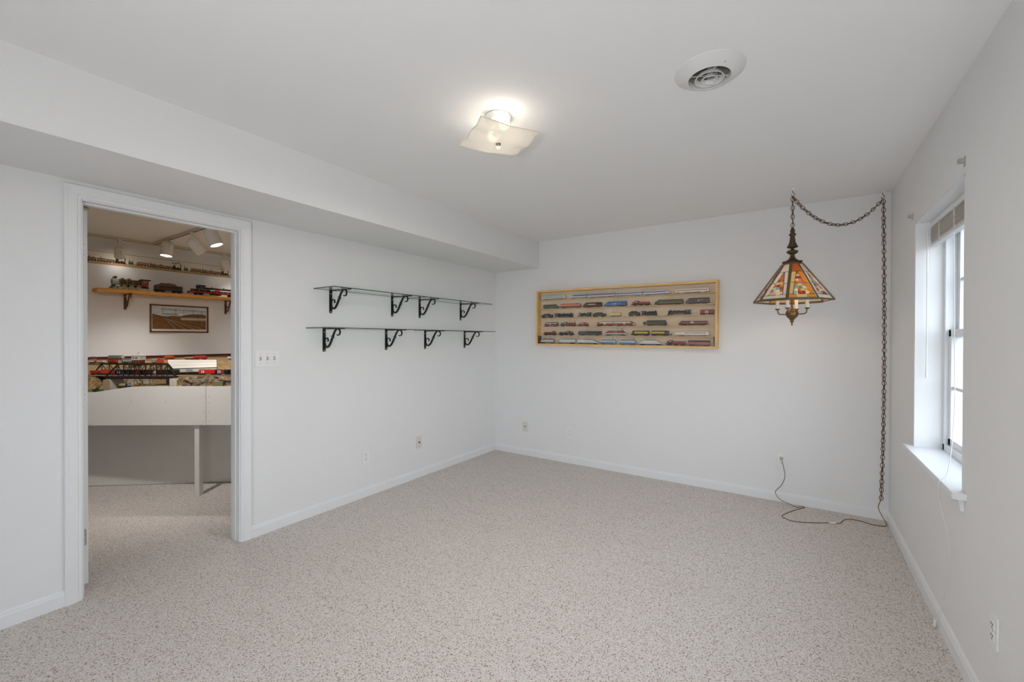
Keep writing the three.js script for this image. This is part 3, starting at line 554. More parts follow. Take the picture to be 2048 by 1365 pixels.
// ================================================================== TRAIN DISPLAY CASE
const CX = -1.505, TILT = -0.0065, caseY = (x, y) => y + TILT * (x - CX);
const shelfY = [1.77, 1.67, 1.57, 1.474, 1.3785, 1.289];
{
  const c = thing('display_case', 'oak wall case with glass front full of model trains', 'display case', [CX, 1.5705, ZB]);
  c.rotation.z = TILT;
  const W = 1.843, H = 0.605, D = 0.088, t = 0.02, b = 1.5705;
  part(c, 'side_panel', grainUV(rspan(-W / 2, -W / 2 + t, -H / 2, H / 2, 0, D, 0.002), 1), M.oak);
  part(c, 'side_panel', grainUV(rspan(W / 2 - t, W / 2, -H / 2, H / 2, 0, D, 0.002), 1), M.oak);
  part(c, 'top_panel', grainUV(rspan(-W / 2 + t, W / 2 - t, H / 2 - t, H / 2, 0, D, 0.002), 0), M.oak);
  part(c, 'bottom_panel', grainUV(rspan(-W / 2 + t, W / 2 - t, -H / 2, -H / 2 + t, 0, D, 0.002), 0), M.oak);
  part(c, 'back_panel', grainUV(span(-W / 2 + t, W / 2 - t, -H / 2 + t, H / 2 - t, 0.002, 0.008), 0), M.oakBack);
  for (let i = 0; i < 5; i++) part(c, 'shelf', grainUV(rspan(-W / 2 + t, W / 2 - t, shelfY[i] - b - 0.006, shelfY[i] - b, 0.008, 0.068, 0.001), 0), M.oak);
  for (const [x0, x1, z] of [[-W / 2 + t, 0.012, 0.081], [-0.026, W / 2 - t, 0.0745]]) {
    const p = part(c, 'sliding_pane', span(x0, x1, -H / 2 + t, H / 2 - t, z - 0.0015, z + 0.0015), M.pane);
    const e = x0 < -0.5 ? x1 : x0;
    part(p, 'pane_edge', span(e - 0.0008, e + 0.0008, -H / 2 + t, H / 2 - t, z - 0.0015, z + 0.0015), mat('#b9c7c0', 0.2));
  }
  part(c, 'end_bracket', span(-W / 2 + t, -W / 2 + t + 0.01, -H / 2 + t, -H / 2 + t + 0.085, 0.01, 0.07), mat('#2c2420', 0.6));
  part(c, 'end_bracket', span(W / 2 - t - 0.014, W / 2 - t, -H / 2 + t, -H / 2 + t + 0.085, 0.01, 0.07), mat('#454b54', 0.5));
}

// ------------------------------------------------------------------ model railway stock (local x = length, y = 0 at the wheels, +z = the side in view)
const steel = M.darkSteel, WD = 0.034;
function trucks(o, L, n = 2, col = steel, r = 0.0055) {
  const at = n === 2 ? [-L * 0.32, L * 0.32] : [-L * 0.3, 0, L * 0.3];
  for (const x of at) {
    const gs = [];
    for (const z of [-1, 1]) { gs.push(box(0.034, 0.005, 0.002, x, r + 0.001, z * 0.012)); for (const dx of [-0.011, 0.011]) gs.push(cylZ(r, 0.002, x + dx, r, z * 0.009, 12)); }
    part(o, 'truck', merge(gs), col);
  }
}
const sides = (x0, x1, y0, y1, w, d = 0.0006) => [-1, 1].map((s) => span(x0, x1, y0, y1, s * w / 2, s * (w / 2 + d)));
function winRow(o, x0, x1, y, h, n, col = '#23262b', w = WD) { const gs = [], p = (x1 - x0) / n; for (let i = 0; i < n; i++) gs.push(...sides(x0 + p * (i + 0.18), x0 + p * (i + 0.82), y, y + h, w, 0.0008)); part(o, 'windows', merge(gs), mat(col, 0.2)); }
function couplers(o, L) { part(o, 'coupler', merge(box(0.008, 0.003, 0.004, -L / 2 - 0.002, 0.008, 0), box(0.008, 0.003, 0.004, L / 2 + 0.002, 0.008, 0)), steel); }
function pantograph(o, x, y, up = 0.016) {
  const m = mat('#6b625c', 0.5, 0.4), gs = [];
  for (const z of [-0.008, 0.008]) { gs.push(bar(V(x - 0.006, y, z), V(x + 0.012, y + up * 0.55, z * 0.5), 0.0012, 0.0012), bar(V(x + 0.012, y + up * 0.55, z * 0.5), V(x - 0.002, y + up, z), 0.0012, 0.0012)); }
  gs.push(box(0.002, 0.0015, 0.024, x - 0.002, y + up, 0)); part(o, 'pantograph', merge(gs), m);
}
// logo of two stacked slab letters
function stackedLogo(w, h) {
  const b = (x0, x1, y0, y1) => span(x0 * w, x1 * w, y0 * h, y1 * h, -0.0004, 0.0004), N = (y) => [b(-0.5, -0.3, y, y + 0.46), b(0.3, 0.5, y, y + 0.46), bar(V(-0.38 * w, (y + 0.42) * h, 0), V(0.38 * w, (y + 0.04) * h, 0), 0.17 * w, 0.0008)];
  const Hh = (y) => [b(-0.5, -0.3, y, y + 0.46), b(0.3, 0.5, y, y + 0.46), b(-0.3, 0.3, y + 0.16, y + 0.3)];
  return merge(...N(0.04), ...Hh(-0.5));
}
// boxy body with optional sloped noses; bands = [y0, y1, colour, x0, x1] as fractions of height and length
function coach(o, L, H, c) {
  const w = c.w ?? WD, y0 = 0.008, nl = c.nl ?? 0.002, nr = c.nr ?? 0.002, sl = c.sl ?? 0.55, yr = H - (c.roofH ?? 0.007), ym = y0 + (yr - y0) * (1 - sl);
  const body = mat(c.body, c.rough ?? 0.4, c.metal ?? 0);
  part(o, 'body', ext([[-L / 2, y0], [L / 2, y0], [L / 2, ym], [L / 2 - nr, yr], [-L / 2 + nl, yr], [-L / 2, ym]], w, 0.0012), body);
  const rx0 = -L / 2 + nl + 0.001, rx1 = L / 2 - nr - 0.001;
  part(o, 'roof', ext([[-w / 2, 0], [w / 2, 0], [w / 2 - 0.002, (H - yr) * 0.55], [w / 2 - 0.009, H - yr], [-w / 2 + 0.009, H - yr], [-w / 2 + 0.002, (H - yr) * 0.55]], rx1 - rx0).rotateY(Math.PI / 2).translate((rx0 + rx1) / 2, yr - 0.0003, 0), mat(c.roof ?? c.body, 0.5));
  for (const [a, b, col, f0 = 0, f1 = 1] of c.bands ?? []) part(o, 'stripe', merge(sides(-L / 2 + L * f0 + 0.0006, -L / 2 + L * f1 - 0.0006, y0 + (yr - y0) * a, y0 + (yr - y0) * b, w)), mat(col, 0.4));
  if (c.noseL) part(o, 'nose', ext([[-L / 2 - 0.0008, y0 + 0.003], [-L / 2 + 0.016, y0 + 0.003], [-L / 2 + 0.016 + nl * 0.3, ym + 0.002], [-L / 2 + 0.004, ym + 0.002], [-L / 2 - 0.0008, ym - 0.003]], w + 0.0016, 0.0008), mat(c.noseL, 0.35));
  if (c.noseR) part(o, 'nose', ext([[L / 2 + 0.0008, y0 + 0.003], [L / 2 - 0.016, y0 + 0.003], [L / 2 - 0.016 - nr * 0.3, ym + 0.002], [L / 2 - 0.004, ym + 0.002], [L / 2 + 0.0008, ym - 0.003]].reverse(), w + 0.0016, 0.0008), mat(c.noseR, 0.35));
  for (const [s, n] of [[-1, nl], [1, nr]]) if (n > 0.006) part(o, 'windshield', bar(V(s * (L / 2 - n * 0.2), ym + (yr - ym) * 0.3, 0), V(s * (L / 2 - n * 0.8), ym + (yr - ym) * 0.85, 0), 0.0014, w * 0.75), mat('#1d2125', 0.15));
  if (c.win) winRow(o, -L / 2 + L * c.win[0], -L / 2 + L * c.win[1], y0 + (yr - y0) * c.win[2], (yr - y0) * c.win[3], c.win[4], c.win[5], w);
  part(o, 'underframe', box(L * 0.93, 0.004, w * 0.7, 0, 0.0075, 0), steel);
  trucks(o, L, c.trucks ?? 2, c.truckCol ? mat(c.truckCol, 0.6) : steel); couplers(o, L);
  if (c.logo) { const g = stackedLogo(c.logo[1] ?? 0.014, c.logo[2] ?? 0.012).translate(c.logo[0] * L, y0 + (yr - y0) * (c.logo[3] ?? 0.55), w / 2 + 0.0012); part(o, 'logo', g, mat('#f1efe9', 0.4)); }
  for (const x of c.panto ?? []) pantograph(o, x * L, H - 0.001, c.pantoUp ?? 0.014);
}
// road switcher: deck, long and short hood, cab
function hood(o, L, H, c) {
  const w = WD, hm = mat(c.hood, 0.45), cm = mat(c.cab ?? c.hood, 0.45), cabX = c.cabX ?? -0.2, cw = 0.03, hy = H * 0.8;
  part(o, 'deck', rbox(L, 0.006, w, 0.0012, 0, 0.0145, 0), mat(c.deck ?? '#1d1b1a', 0.5));
  const gs = []; const a = -L / 2 + 0.012, b = cabX * L - cw / 2, d = cabX * L + cw / 2, e = L / 2 - 0.012;
  if (b - a > 0.006) part(o, 'short_hood', rspan(a, b, 0.0175, c.lowNose ? hy * 0.75 : hy, -w * 0.33, w * 0.33, 0.002), hm);
  if (e - d > 0.006) part(o, 'long_hood', rspan(d, e, 0.0175, hy, -w * 0.33, w * 0.33, 0.002), hm);
  const cab = part(o, 'cab', rspan(b, d, 0.0175, H - 0.003, -w / 2, w / 2, 0.0015), cm);
  part(cab, 'cab_roof', rspan(b - 0.001, d + 0.001, H - 0.004, H, -w / 2 - 0.0005, w / 2 + 0.0005, 0.0012), mat(c.cabRoof ?? '#1c1b1a', 0.5));
  part(cab, 'cab_window', merge(sides(b + 0.006, d - 0.006, H - 0.016, H - 0.007, w)), mat(c.glass ?? '#cfd6da', 0.2));
  if (c.stripe) part(o, 'stripe', merge(sides(a, e, 0.022, 0.025, w * 0.66 + 0.0004)), mat(c.stripe, 0.4));
  for (const f of [0.15, 0.5]) part(o, 'stack', cyl(0.003, 0.003, 0.005, d + (e - d) * f + 0.01, hy + 0.002, 0, 8), hm);
  const rl = []; for (const s of [-1, 1]) { rl.push(box(L * 0.9, 0.0008, 0.0008, 0, 0.029, s * w / 2)); for (let i = -4; i <= 4; i++) rl.push(box(0.0008, 0.012, 0.0008, i * L * 0.11, 0.023, s * w / 2)); }
  part(o, 'handrail', merge(rl), mat(c.rail ?? c.hood, 0.5));
  part(o, 'fuel_tank', rbox(L * 0.2, 0.007, w * 0.7, 0.002, 0, 0.008, 0), steel); trucks(o, L, 2, steel, 0.006); couplers(o, L);
}
// steam locomotive facing -x (dir -1) or +x (dir 1)
function steam(o, L, H, c) {
  const s = c.dir ?? -1, X = (f) => s * (f - 0.5) * L, bm = mat(c.boiler ?? '#24272a', 0.5, 0.2), br = H * 0.24, by = H * 0.55;
  const P = (name, g, m = bm) => part(o, name, g, m);
  P('boiler', cylX(br, L * 0.6, X(0.58), by, 0, 22));
  const sb = P('smokebox', cylX(br * 1.06, L * 0.14, X(0.87), by, 0, 22), mat(c.smokebox ?? '#3d4043', 0.5, 0.3));
  part(sb, 'smokebox_door', cylX(br * 0.8, 0.002, X(0.943), by, 0, 18), mat(c.face ?? '#8d8f90', 0.4, 0.4));
  P('headlight', merge(rbox(0.008, 0.008, 0.008, 0.002, X(0.9), by + br + 0.004, 0)), mat(c.face ?? '#b9b7b0', 0.3, 0.5));
  P('smokestack', lathe([[0.0045, 0], [0.004, H * 0.1], [0.0055, H * 0.2], [0.006, H * 0.22], [0, H * 0.22]], 14).translate(X(0.86), by + br - 0.002, 0));
  for (const [f, r] of [[0.7, 0.0065], [0.55, 0.007]]) P('dome', lathe([[r, 0], [r, H * 0.07], [r * 0.8, H * 0.12], [0, H * 0.135]], 14).translate(X(f), by + br - 0.002, 0), mat(c.dome ?? c.boiler ?? '#24272a', 0.4, 0.3));
  for (const f of [0.78, 0.62, 0.48]) P('boiler_band', cylX(br + 0.0006, 0.0015, X(f), by, 0, 22), mat(c.band ?? '#3a3d3f', 0.4, 0.4));
  const cab = P('cab', rbox(L * 0.17, H * 0.5, WD, 0.0012, X(0.2), H * 0.58, 0), mat(c.cab ?? '#24272a', 0.5));
  part(cab, 'cab_roof', rbox(L * 0.24, 0.004, WD + 0.004, 0.001, X(0.18), H * 0.85, 0), mat('#1b1a19', 0.6));
  part(cab, 'cab_window', merge(sides(X(0.2) - L * 0.045, X(0.2) + L * 0.045, H * 0.62, H * 0.76, WD)), mat('#8f9494', 0.2));
  P('running_board', box(L * 0.62, 0.002, WD * 0.9, X(0.56), H * 0.38, 0), mat(c.trim ?? '#33302c', 0.5));
  P('frame', box(L * 0.86, 0.006, WD * 0.4, X(0.52), H * 0.25, 0), steel);
  const wr = H * 0.17, n = c.drivers ?? 3;
  for (let i = 0; i < n; i++) { const x = X(0.34 + 0.34 * i / (n - 1)); P('driving_wheel', merge(...[-1, 1].map((z) => new THREE.TorusGeometry(wr - 0.0018, 0.0018, 6, 20).translate(x, wr, z * 0.0115)), ...[-1, 1].map((z) => cylZ(wr * 0.35, 0.002, x, wr, z * 0.0115, 10)), ...[-1, 1].flatMap((z) => [0, 1, 2, 3].map((k) => box(wr * 2 - 0.003, 0.0012, 0.001).rotateZ(k * 0.785).translate(x, wr, z * 0.0115)))), mat(c.wheel ?? '#55524c', 0.4, 0.5)); }
  P('pilot_wheel', merge(...[0.08, 0.78, 0.88].flatMap((f) => [-1, 1].map((z) => cylZ(H * 0.085, 0.002, X(f), H * 0.085, z * 0.011, 12)))), mat(c.wheel ?? '#55524c', 0.4, 0.5));
  P('side_rod', merge(...[-1, 1].map((z) => box(L * 0.42, 0.0024, 0.0012, X(0.55), wr * 0.9, z * 0.0145))), mat('#b9b6ae', 0.3, 0.8));
  P('cylinder_block', merge(...[-1, 1].map((z) => cylX(H * 0.1, L * 0.11, X(0.83), H * 0.24, z * 0.0125, 14))), mat(c.smokebox ?? '#3d4043', 0.5, 0.3));
  P('pilot', ext([[X(0.94), 0.003], [X(1.0), 0.003], [X(0.95), H * 0.22], [X(0.93), H * 0.22]].sort(() => 0), WD * 0.8), mat(c.pilot ?? '#2a2725', 0.6));
}
function tender(o, L, H, c) {
  const m = mat(c.body, 0.5);
  part(o, 'body', rspan(-L / 2, L / 2, 0.011, H * 0.72, -WD / 2, WD / 2, 0.002), m);
  part(o, 'coal_bunker', ext([[-L * 0.42, H * 0.71], [L * 0.3, H * 0.71], [L * 0.22, H * 0.92], [-L * 0.3, H * 0.92]], WD * 0.85, 0.001), mat(c.top ?? c.body, 0.6));
  const coal = []; for (let i = 0; i < 26; i++) coal.push(new THREE.IcosahedronGeometry(rr(0.002, 0.004), 0).translate(rr(-L * 0.28, L * 0.2), H * 0.92, rr(-WD * 0.32, WD * 0.32)));
  part(o, 'coal', merge(coal), mat('#17161a', 0.8), { kind: 'stuff' });
  if (c.stripe) part(o, 'stripe', merge(sides(-L * 0.4, L * 0.4, H * 0.36, H * 0.42, WD), sides(-L * 0.4, L * 0.4, H * 0.55, H * 0.6, WD)), mat(c.stripe, 0.5));
  if (c.plate) part(o, 'number_plate', merge(sides(-L * 0.15, L * 0.15, H * 0.4, H * 0.56, WD)), mat(c.plate, 0.5));
  trucks(o, L); couplers(o, L);
}
function boxcar(o, L, H, c) {
  part(o, 'body', rspan(-L / 2, L / 2, 0.011, H - 0.004, -WD / 2, WD / 2, 0.0012), mat(c.body, 0.5));
  part(o, 'roof', ext([[-WD / 2 - 0.0008, 0], [WD / 2 + 0.0008, 0], [0, 0.004]], L + 0.001).rotateY(Math.PI / 2).translate(0, H - 0.0042, 0), mat(c.roof ?? c.body, 0.6));
  part(o, 'sliding_door', merge(sides(-0.011, 0.011, 0.012, H - 0.006, WD, 0.0014)), mat(c.door ?? c.body, 0.5));
  const rib = []; for (let i = 0; i <= 8; i++) rib.push(...sides(-L / 2 + L * i / 8 - 0.0007, -L / 2 + L * i / 8 + 0.0007, 0.012, H - 0.005, WD, 0.0008)); part(o, 'side_ribs', merge(rib), mat(c.body, 0.5));
  part(o, 'ladder', merge(...[0, 1, 2, 3, 4].map((i) => span(L / 2 - 0.012, L / 2 - 0.003, 0.014 + i * 0.005, 0.0148 + i * 0.005, WD / 2, WD / 2 + 0.0016))), mat(c.body, 0.5));
  if (c.band) part(o, 'stripe', merge(sides(c.band[0] * L, c.band[1] * L, 0.012, H - 0.006, WD, 0.001)), mat(c.band[2], 0.5));
  if (c.logo) part(o, 'logo', stackedLogo(c.logo[1], c.logo[2]).translate(c.logo[0] * L, H * 0.55, WD / 2 + 0.0022), mat(c.logoCol ?? '#f1efe9', 0.5));
  if (c.cupola) { const cu = part(o, 'cupola', rspan(-0.013, 0.013, H - 0.004, H + 0.009, -WD * 0.4, WD * 0.4, 0.001), mat(c.body, 0.5)); part(cu, 'window', merge(sides(-0.009, -0.002, H + 0.001, H + 0.006, WD * 0.8), sides(0.002, 0.009, H + 0.001, H + 0.006, WD * 0.8)), mat('#2a2a2a', 0.3)); }
  part(o, 'underframe', box(L * 0.94, 0.004, WD * 0.6, 0, 0.009, 0), steel); trucks(o, L, 2, c.truckCol ? mat(c.truckCol, 0.6) : steel); couplers(o, L);
}
// the models in the case: [row, x0, x1, height, name, label, builder]
const caseModels = [
  [0, -2.374, -2.077, 0.044, 'passenger_car', 'silver model passenger car with dark stripe in the case top row', (o, L, H) => coach(o, L, H, { body: '#d9dad5', roof: '#c9cac4', bands: [[0.45, 0.62, '#39424a', 0.06, 0.94]] })],
  [0, -2.024, -1.828, 0.044, 'streamlined_train', 'blue and silver streamliner nose facing the doorway side, top row', (o, L, H) => coach(o, L, H, { body: '#d5d8dc', roof: '#c4c9d2', nl: 0.034, sl: 0.7, noseL: '#eeece2', bands: [[0.55, 0.9, '#3a4f8c', 0.16, 1]] }), 'blue streamliner set'],
  [0, -1.825, -1.526, 0.042, 'streamlined_train', 'blue and silver streamliner coach behind the leading nose, top row', (o, L, H) => coach(o, L, H, { body: '#d5d9e0', roof: '#b9c2d2', bands: [[0.58, 0.92, '#34407c']] }), 'blue streamliner set'],
  [0, -1.523, -1.25, 0.042, 'streamlined_train', 'blue and silver streamliner coach ahead of the trailing nose, top row', (o, L, H) => coach(o, L, H, { body: '#d5d9e0', roof: '#c4c9d2', bands: [[0.52, 0.85, '#38477f']] }), 'blue streamliner set'],
  [0, -1.248, -0.989, 0.044, 'streamlined_train', 'blue and silver streamliner nose facing the window side, top row', (o, L, H) => coach(o, L, H, { body: '#d9dbde', roof: '#cdd0d4', nr: 0.036, sl: 0.7, noseR: '#f1efe4', bands: [[0.5, 0.8, '#3a4a86', 0, 0.84]] }), 'blue streamliner set'],
  [0, -0.949, -0.659, 0.046, 'passenger_car', 'cream model passenger car with brown windows in the case top row', (o, L, H) => coach(o, L, H, { body: '#f2e2d2', roof: '#efe0d2', win: [0.04, 0.96, 0.48, 0.26, 17, '#6d4a34'], truckCol: '#d8c9b4' })],
  [1, -2.354, -2.161, 0.047, 'diesel_locomotive', 'plain dark green model diesel at the end of the second row', (o, L, H) => coach(o, L, H, { body: '#4c5344', roof: '#565544', nr: 0.034, sl: 0.6, roofH: 0.009 })],
  [1, -2.143, -1.901, 0.047, 'diesel_locomotive', 'orange model electric locomotive with brown roof in the second row', (o, L, H) => coach(o, L, H, { body: '#c9623a', roof: '#5d3a28', roofH: 0.005, nl: 0.006, nr: 0.008, bands: [[0.55, 0.85, '#f09a62'], [0.0, 0.38, '#6d3a28']], panto: [0.3], pantoUp: 0.008 })],
  [1, -1.879, -1.668, 0.05, 'diesel_locomotive', 'maroon model diesel with white band in the second row', (o, L, H) => coach(o, L, H, { body: '#4a231f', roof: '#1f1a17', nl: 0.03, sl: 0.8, bands: [[0.55, 0.8, '#d9d3cc', 0.28, 0.7], [0.55, 0.95, '#273029', 0.72, 0.94], [0.28, 0.34, '#b98a74', 0.2, 0.98]] })],
  [1, -1.641, -1.408, 0.052, 'diesel_locomotive', 'bright blue model diesel with white lightning stripe in the second row', (o, L, H) => coach(o, L, H, { body: '#2a68b4', roof: '#245e9e', nl: 0.034, sl: 0.75, bands: [[0.5, 0.6, '#dfe8f2', 0.34, 0.54], [0.6, 0.78, '#dfe8f2', 0.5, 0.56], [0.66, 0.76, '#c6d6ea', 0.64, 0.76], [0.25, 0.3, '#a9c4e2', 0.1, 0.98], [0, 0.2, '#25303c']] })],
  [1, -1.363, -1.173, 0.047, 'switcher_locomotive', 'red model switcher with black cab in the second row', (o, L, H) => hood(o, L, H, { hood: '#b5432f', cab: '#26201d', deck: '#3a2320', cabX: -0.2 })],
  [1, -1.136, -0.878, 0.05, 'diesel_locomotive', 'olive green model diesel with gold pinstripes in the second row', (o, L, H) => coach(o, L, H, { body: '#4a4429', roof: '#3d3822', nl: 0.03, sl: 0.5, bands: [[0.3, 0.36, '#b5aa82', 0.12, 0.98], [0.5, 0.55, '#b5aa82', 0.2, 0.98], [0.86, 0.9, '#8f8458', 0.24, 0.98]] })],
  [1, -0.857, -0.655, 0.054, 'diesel_locomotive', 'dark brown model diesel with white ring emblem in the second row', (o, L, H) => { coach(o, L, H, { body: '#4b3f3d', roof: '#423836', nl: 0.026, sl: 0.6 }); part(o, 'ring_emblem', new THREE.TorusGeometry(0.0065, 0.0016, 6, 20).translate(0.012, 0.032, WD / 2 + 0.001), mat('#e6e4dd', 0.4)); part(o, 'number', span(0.03, 0.05, 0.034, 0.038, WD / 2, WD / 2 + 0.001), mat('#c4bfb8', 0.4)); }],
  [2, -2.373, -2.238, 0.046, 'tender', 'dark model tender at the end of the third row', (o, L, H) => tender(o, L, H, { body: '#2c332c', plate: '#aeb2aa', top: '#222521' })],
  [2, -2.234, -1.982, 0.052, 'steam_locomotive', 'black model steam locomotive coupled to the end tender, third row', (o, L, H) => steam(o, L, H, { dir: 1, boiler: '#2c302e', cab: '#2b2e2b', drivers: 4, face: '#3a3d3c' })],
  [2, -1.941, -1.772, 0.052, 'steam_locomotive', 'model steam locomotive with bright silver front in the third row', (o, L, H) => steam(o, L, H, { dir: -1, boiler: '#333a36', smokebox: '#b9b6ac', face: '#efece4', drivers: 3, pilot: '#8d8a82', wheel: '#a8a49a' })],
  [2, -1.766, -1.625, 0.046, 'tender', 'dark green model tender behind the silver fronted engine', (o, L, H) => tender(o, L, H, { body: '#36422f', stripe: '#6f7d60', top: '#20251d' })],
  [2, -1.572, -1.468, 0.043, 'caboose', 'short cream yellow model caboose in the third row', (o, L, H) => boxcar(o, L, H, { body: '#efdc92', roof: '#d9c478', door: '#e6cf80', cupola: false, truckCol: '#8a6a3a' })],
  [2, -1.387, -1.279, 0.052, 'tender', 'charcoal model tender beside the yellow caboose', (o, L, H) => tender(o, L, H, { body: '#3c3833', top: '#2d2a26' })],
  [2, -1.276, -1.107, 0.052, 'steam_locomotive', 'charcoal model steam locomotive facing the window side, third row', (o, L, H) => steam(o, L, H, { dir: 1, boiler: '#33302f', cab: '#2d2a2b', drivers: 4, face: '#8a8680' })],
  [2, -1.025, -0.79, 0.054, 'steam_locomotive', 'long black model steam locomotive with brass rods, third row', (o, L, H) => steam(o, L, H, { dir: -1, boiler: '#2d2a2b', cab: '#27302a', drivers: 5, wheel: '#a0907a', trim: '#8a7a5c' })],
  [2, -0.733, -0.62, 0.046, 'boxcar', 'red brown model boxcar with white stacked letters, third row', (o, L, H) => boxcar(o, L, H, { body: '#9a3a28', roof: '#4a2a20', door: '#8c3324', logo: [0.0, 0.024, 0.024] })],
  [3, -2.347, -2.172, 0.046, 'diesel_locomotive', 'small red, black and white model diesel, fourth row', (o, L, H) => coach(o, L, H, { body: '#2b2624', roof: '#3a4540', nl: 0.022, sl: 0.6, noseL: '#efe6da', bands: [[0.72, 0.95, '#e4e6e2', 0.1, 0.97], [0.05, 0.45, '#a53a34', 0.08, 1]], logo: [0, 0.018, 0.016, 0.5] })],
  [3, -2.148, -1.952, 0.05, 'electric_locomotive', 'red and green model electric with raised pantograph, fourth row', (o, L, H) => { hood(o, L, H, { hood: '#b43c30', cab: '#55604c', deck: '#3f4a38', cabX: -0.16, rail: '#55604c', cabRoof: '#4a5442' }); pantograph(o, L * 0.36, H * 0.6, 0.03); }],
  [3, -1.935, -1.816, 0.043, 'switcher_locomotive', 'short orange red model switcher in the fourth row', (o, L, H) => hood(o, L, H, { hood: '#c0563a', cab: '#b24a30', deck: '#5a2a20', cabX: 0.0, cabRoof: '#6a4a2a' })],
  [3, -1.733, -1.54, 0.047, 'streamlined_train', 'red and cream model railcar with nose facing the doorway side', (o, L, H) => coach(o, L, H, { body: '#a43630', roof: '#2f3a2c', roofH: 0.004, nl: 0.034, sl: 0.62, noseL: '#f3e8d4', bands: [[0.66, 0.98, '#ece6cc', 0.2, 1], [0, 0.2, '#4a1a16']], logo: [0.02, 0.02, 0.016, 0.42] }), 'red railcar set'],
  [3, -1.535, -1.322, 0.047, 'streamlined_train', 'red and cream model railcar with nose facing the window side', (o, L, H) => coach(o, L, H, { body: '#a43630', roof: '#2f3a2c', roofH: 0.004, nr: 0.034, sl: 0.62, noseR: '#f3e8d4', bands: [[0.66, 0.98, '#ece6cc', 0, 0.8], [0, 0.2, '#4a1a16']], logo: [0.0, 0.02, 0.016, 0.42] }), 'red railcar set'],
  [3, -1.244, -1.02, 0.052, 'diesel_locomotive', 'dull brown green model diesel with stepped hood, fourth row', (o, L, H) => { coach(o, L * 0.84, H, { body: '#54493c', roof: '#4a4134', nr: 0.01, bands: [[0.55, 0.6, '#6f665a']] }); part(o, 'short_hood', rspan(-L / 2, -L * 0.42, 0.01, H * 0.78, -WD * 0.4, WD * 0.4, 0.002), mat('#4d5043', 0.5)); part(o, 'cab_window', merge(sides(-L * 0.4, -L * 0.35, H * 0.6, H * 0.78, WD)), mat('#9aa096', 0.3)); for (const c of o.children) if (c.name !== 'short_hood' && c.name !== 'cab_window') c.position.x = L * 0.06; }],
  [3, -0.917, -0.67, 0.05, 'diesel_locomotive', 'brown red model diesel with white roof line, fourth row', (o, L, H) => coach(o, L, H, { body: '#7c3426', roof: '#e6e8e6', roofH: 0.006, nl: 0.024, sl: 0.75, bands: [[0.72, 0.86, '#4a241c', 0.12, 1], [0.42, 0.6, '#b0603a', 0.06, 1], [0, 0.22, '#43180f']], logo: [-0.02, 0.024, 0.018, 0.55] })],
  [4, -2.353, -2.19, 0.046, 'switcher_locomotive', 'plain brick red model switcher at the end of the fifth row', (o, L, H) => hood(o, L, H, { hood: '#8c4638', cab: '#7d4a4c', deck: '#4a1f18', cabX: 0.3, cabRoof: '#6a3a30', glass: '#6a5a78' })],
  [4, -2.166, -1.981, 0.048, 'switcher_locomotive', 'dark grey model switcher with red cab in the fifth row', (o, L, H) => { hood(o, L, H, { hood: '#3d403d', cab: '#8a3f3a', deck: '#2a2c2a', cabX: 0.16, cabRoof: '#7a3a34', glass: '#b98a8a' }); part(o, 'emblem', span(-0.036, -0.022, 0.026, 0.034, WD * 0.34, WD * 0.34 + 0.001), mat('#dfe2de', 0.4)); }],
  [4, -1.929, -1.672, 0.045, 'electric_locomotive', 'plain dark grey boxy model locomotive in the fifth row', (o, L, H) => coach(o, L, H, { body: '#3f4643', roof: '#3a4140', roofH: 0.006, bands: [[0.5, 0.56, '#5c6460']], win: [0.05, 0.95, 0.62, 0.2, 10, '#262b2a'] })],
  [4, -1.64, -1.402, 0.05, 'electric_locomotive', 'dark red model electric with white band and raised pantograph', (o, L, H) => coach(o, L, H, { body: '#8c2c32', roof: '#6a2428', nl: 0.036, nr: 0.036, sl: 0.62, noseL: '#e9dcd0', noseR: '#e9dcd0', bands: [[0.22, 0.4, '#ece9de', 0.04, 0.96], [0, 0.2, '#33434a'], [0.55, 0.66, '#b5666a', 0.2, 0.8]], panto: [0.25], pantoUp: 0.02 })],
  [4, -1.366, -1.186, 0.05, 'electric_locomotive', 'green and yellow model locomotive with its step towards the doorway', (o, L, H) => { coach(o, L * 0.92, H, { body: '#39402a', roof: '#3f4420', bands: [[0.42, 0.9, '#dcb42e', 0.14, 0.95], [0, 0.3, '#2f3a30']] }); for (const c of o.children) c.position.x = L * 0.04; part(o, 'front_porch', rspan(-L / 2, -L * 0.4, 0.008, 0.02, -WD * 0.45, WD * 0.45, 0.001), mat('#39402a', 0.5)); }, 'yellow locomotive pair'],
  [4, -1.168, -0.979, 0.05, 'electric_locomotive', 'green and yellow model locomotive with its step towards the window', (o, L, H) => { coach(o, L * 0.86, H, { body: '#39402a', roof: '#3f4420', bands: [[0.42, 0.9, '#dcb42e', 0.03, 0.78], [0, 0.3, '#2f3a30']] }); for (const c of o.children) c.position.x = -L * 0.07; part(o, 'front_porch', rspan(L * 0.36, L / 2, 0.008, 0.02, -WD * 0.45, WD * 0.45, 0.001), mat('#4a5626', 0.5)); }, 'yellow locomotive pair'],
  [4, -0.948, -0.654, 0.05, 'passenger_car', 'ivory model dome car with black windows, fifth row', (o, L, H) => { coach(o, L, H - 0.006, { body: '#e6ddcd', roof: '#ddd5c6', win: [0.28, 0.9, 0.62, 0.17, 9, '#2b2a28'], truckCol: '#5a544a' }); part(o, 'dome', ext([[-0.04, 0], [0.04, 0], [0.028, 0.007], [-0.028, 0.007]], WD * 0.8, 0.001).translate(-0.01, H - 0.0075, 0), mat('#cfcabc', 0.3)); }],
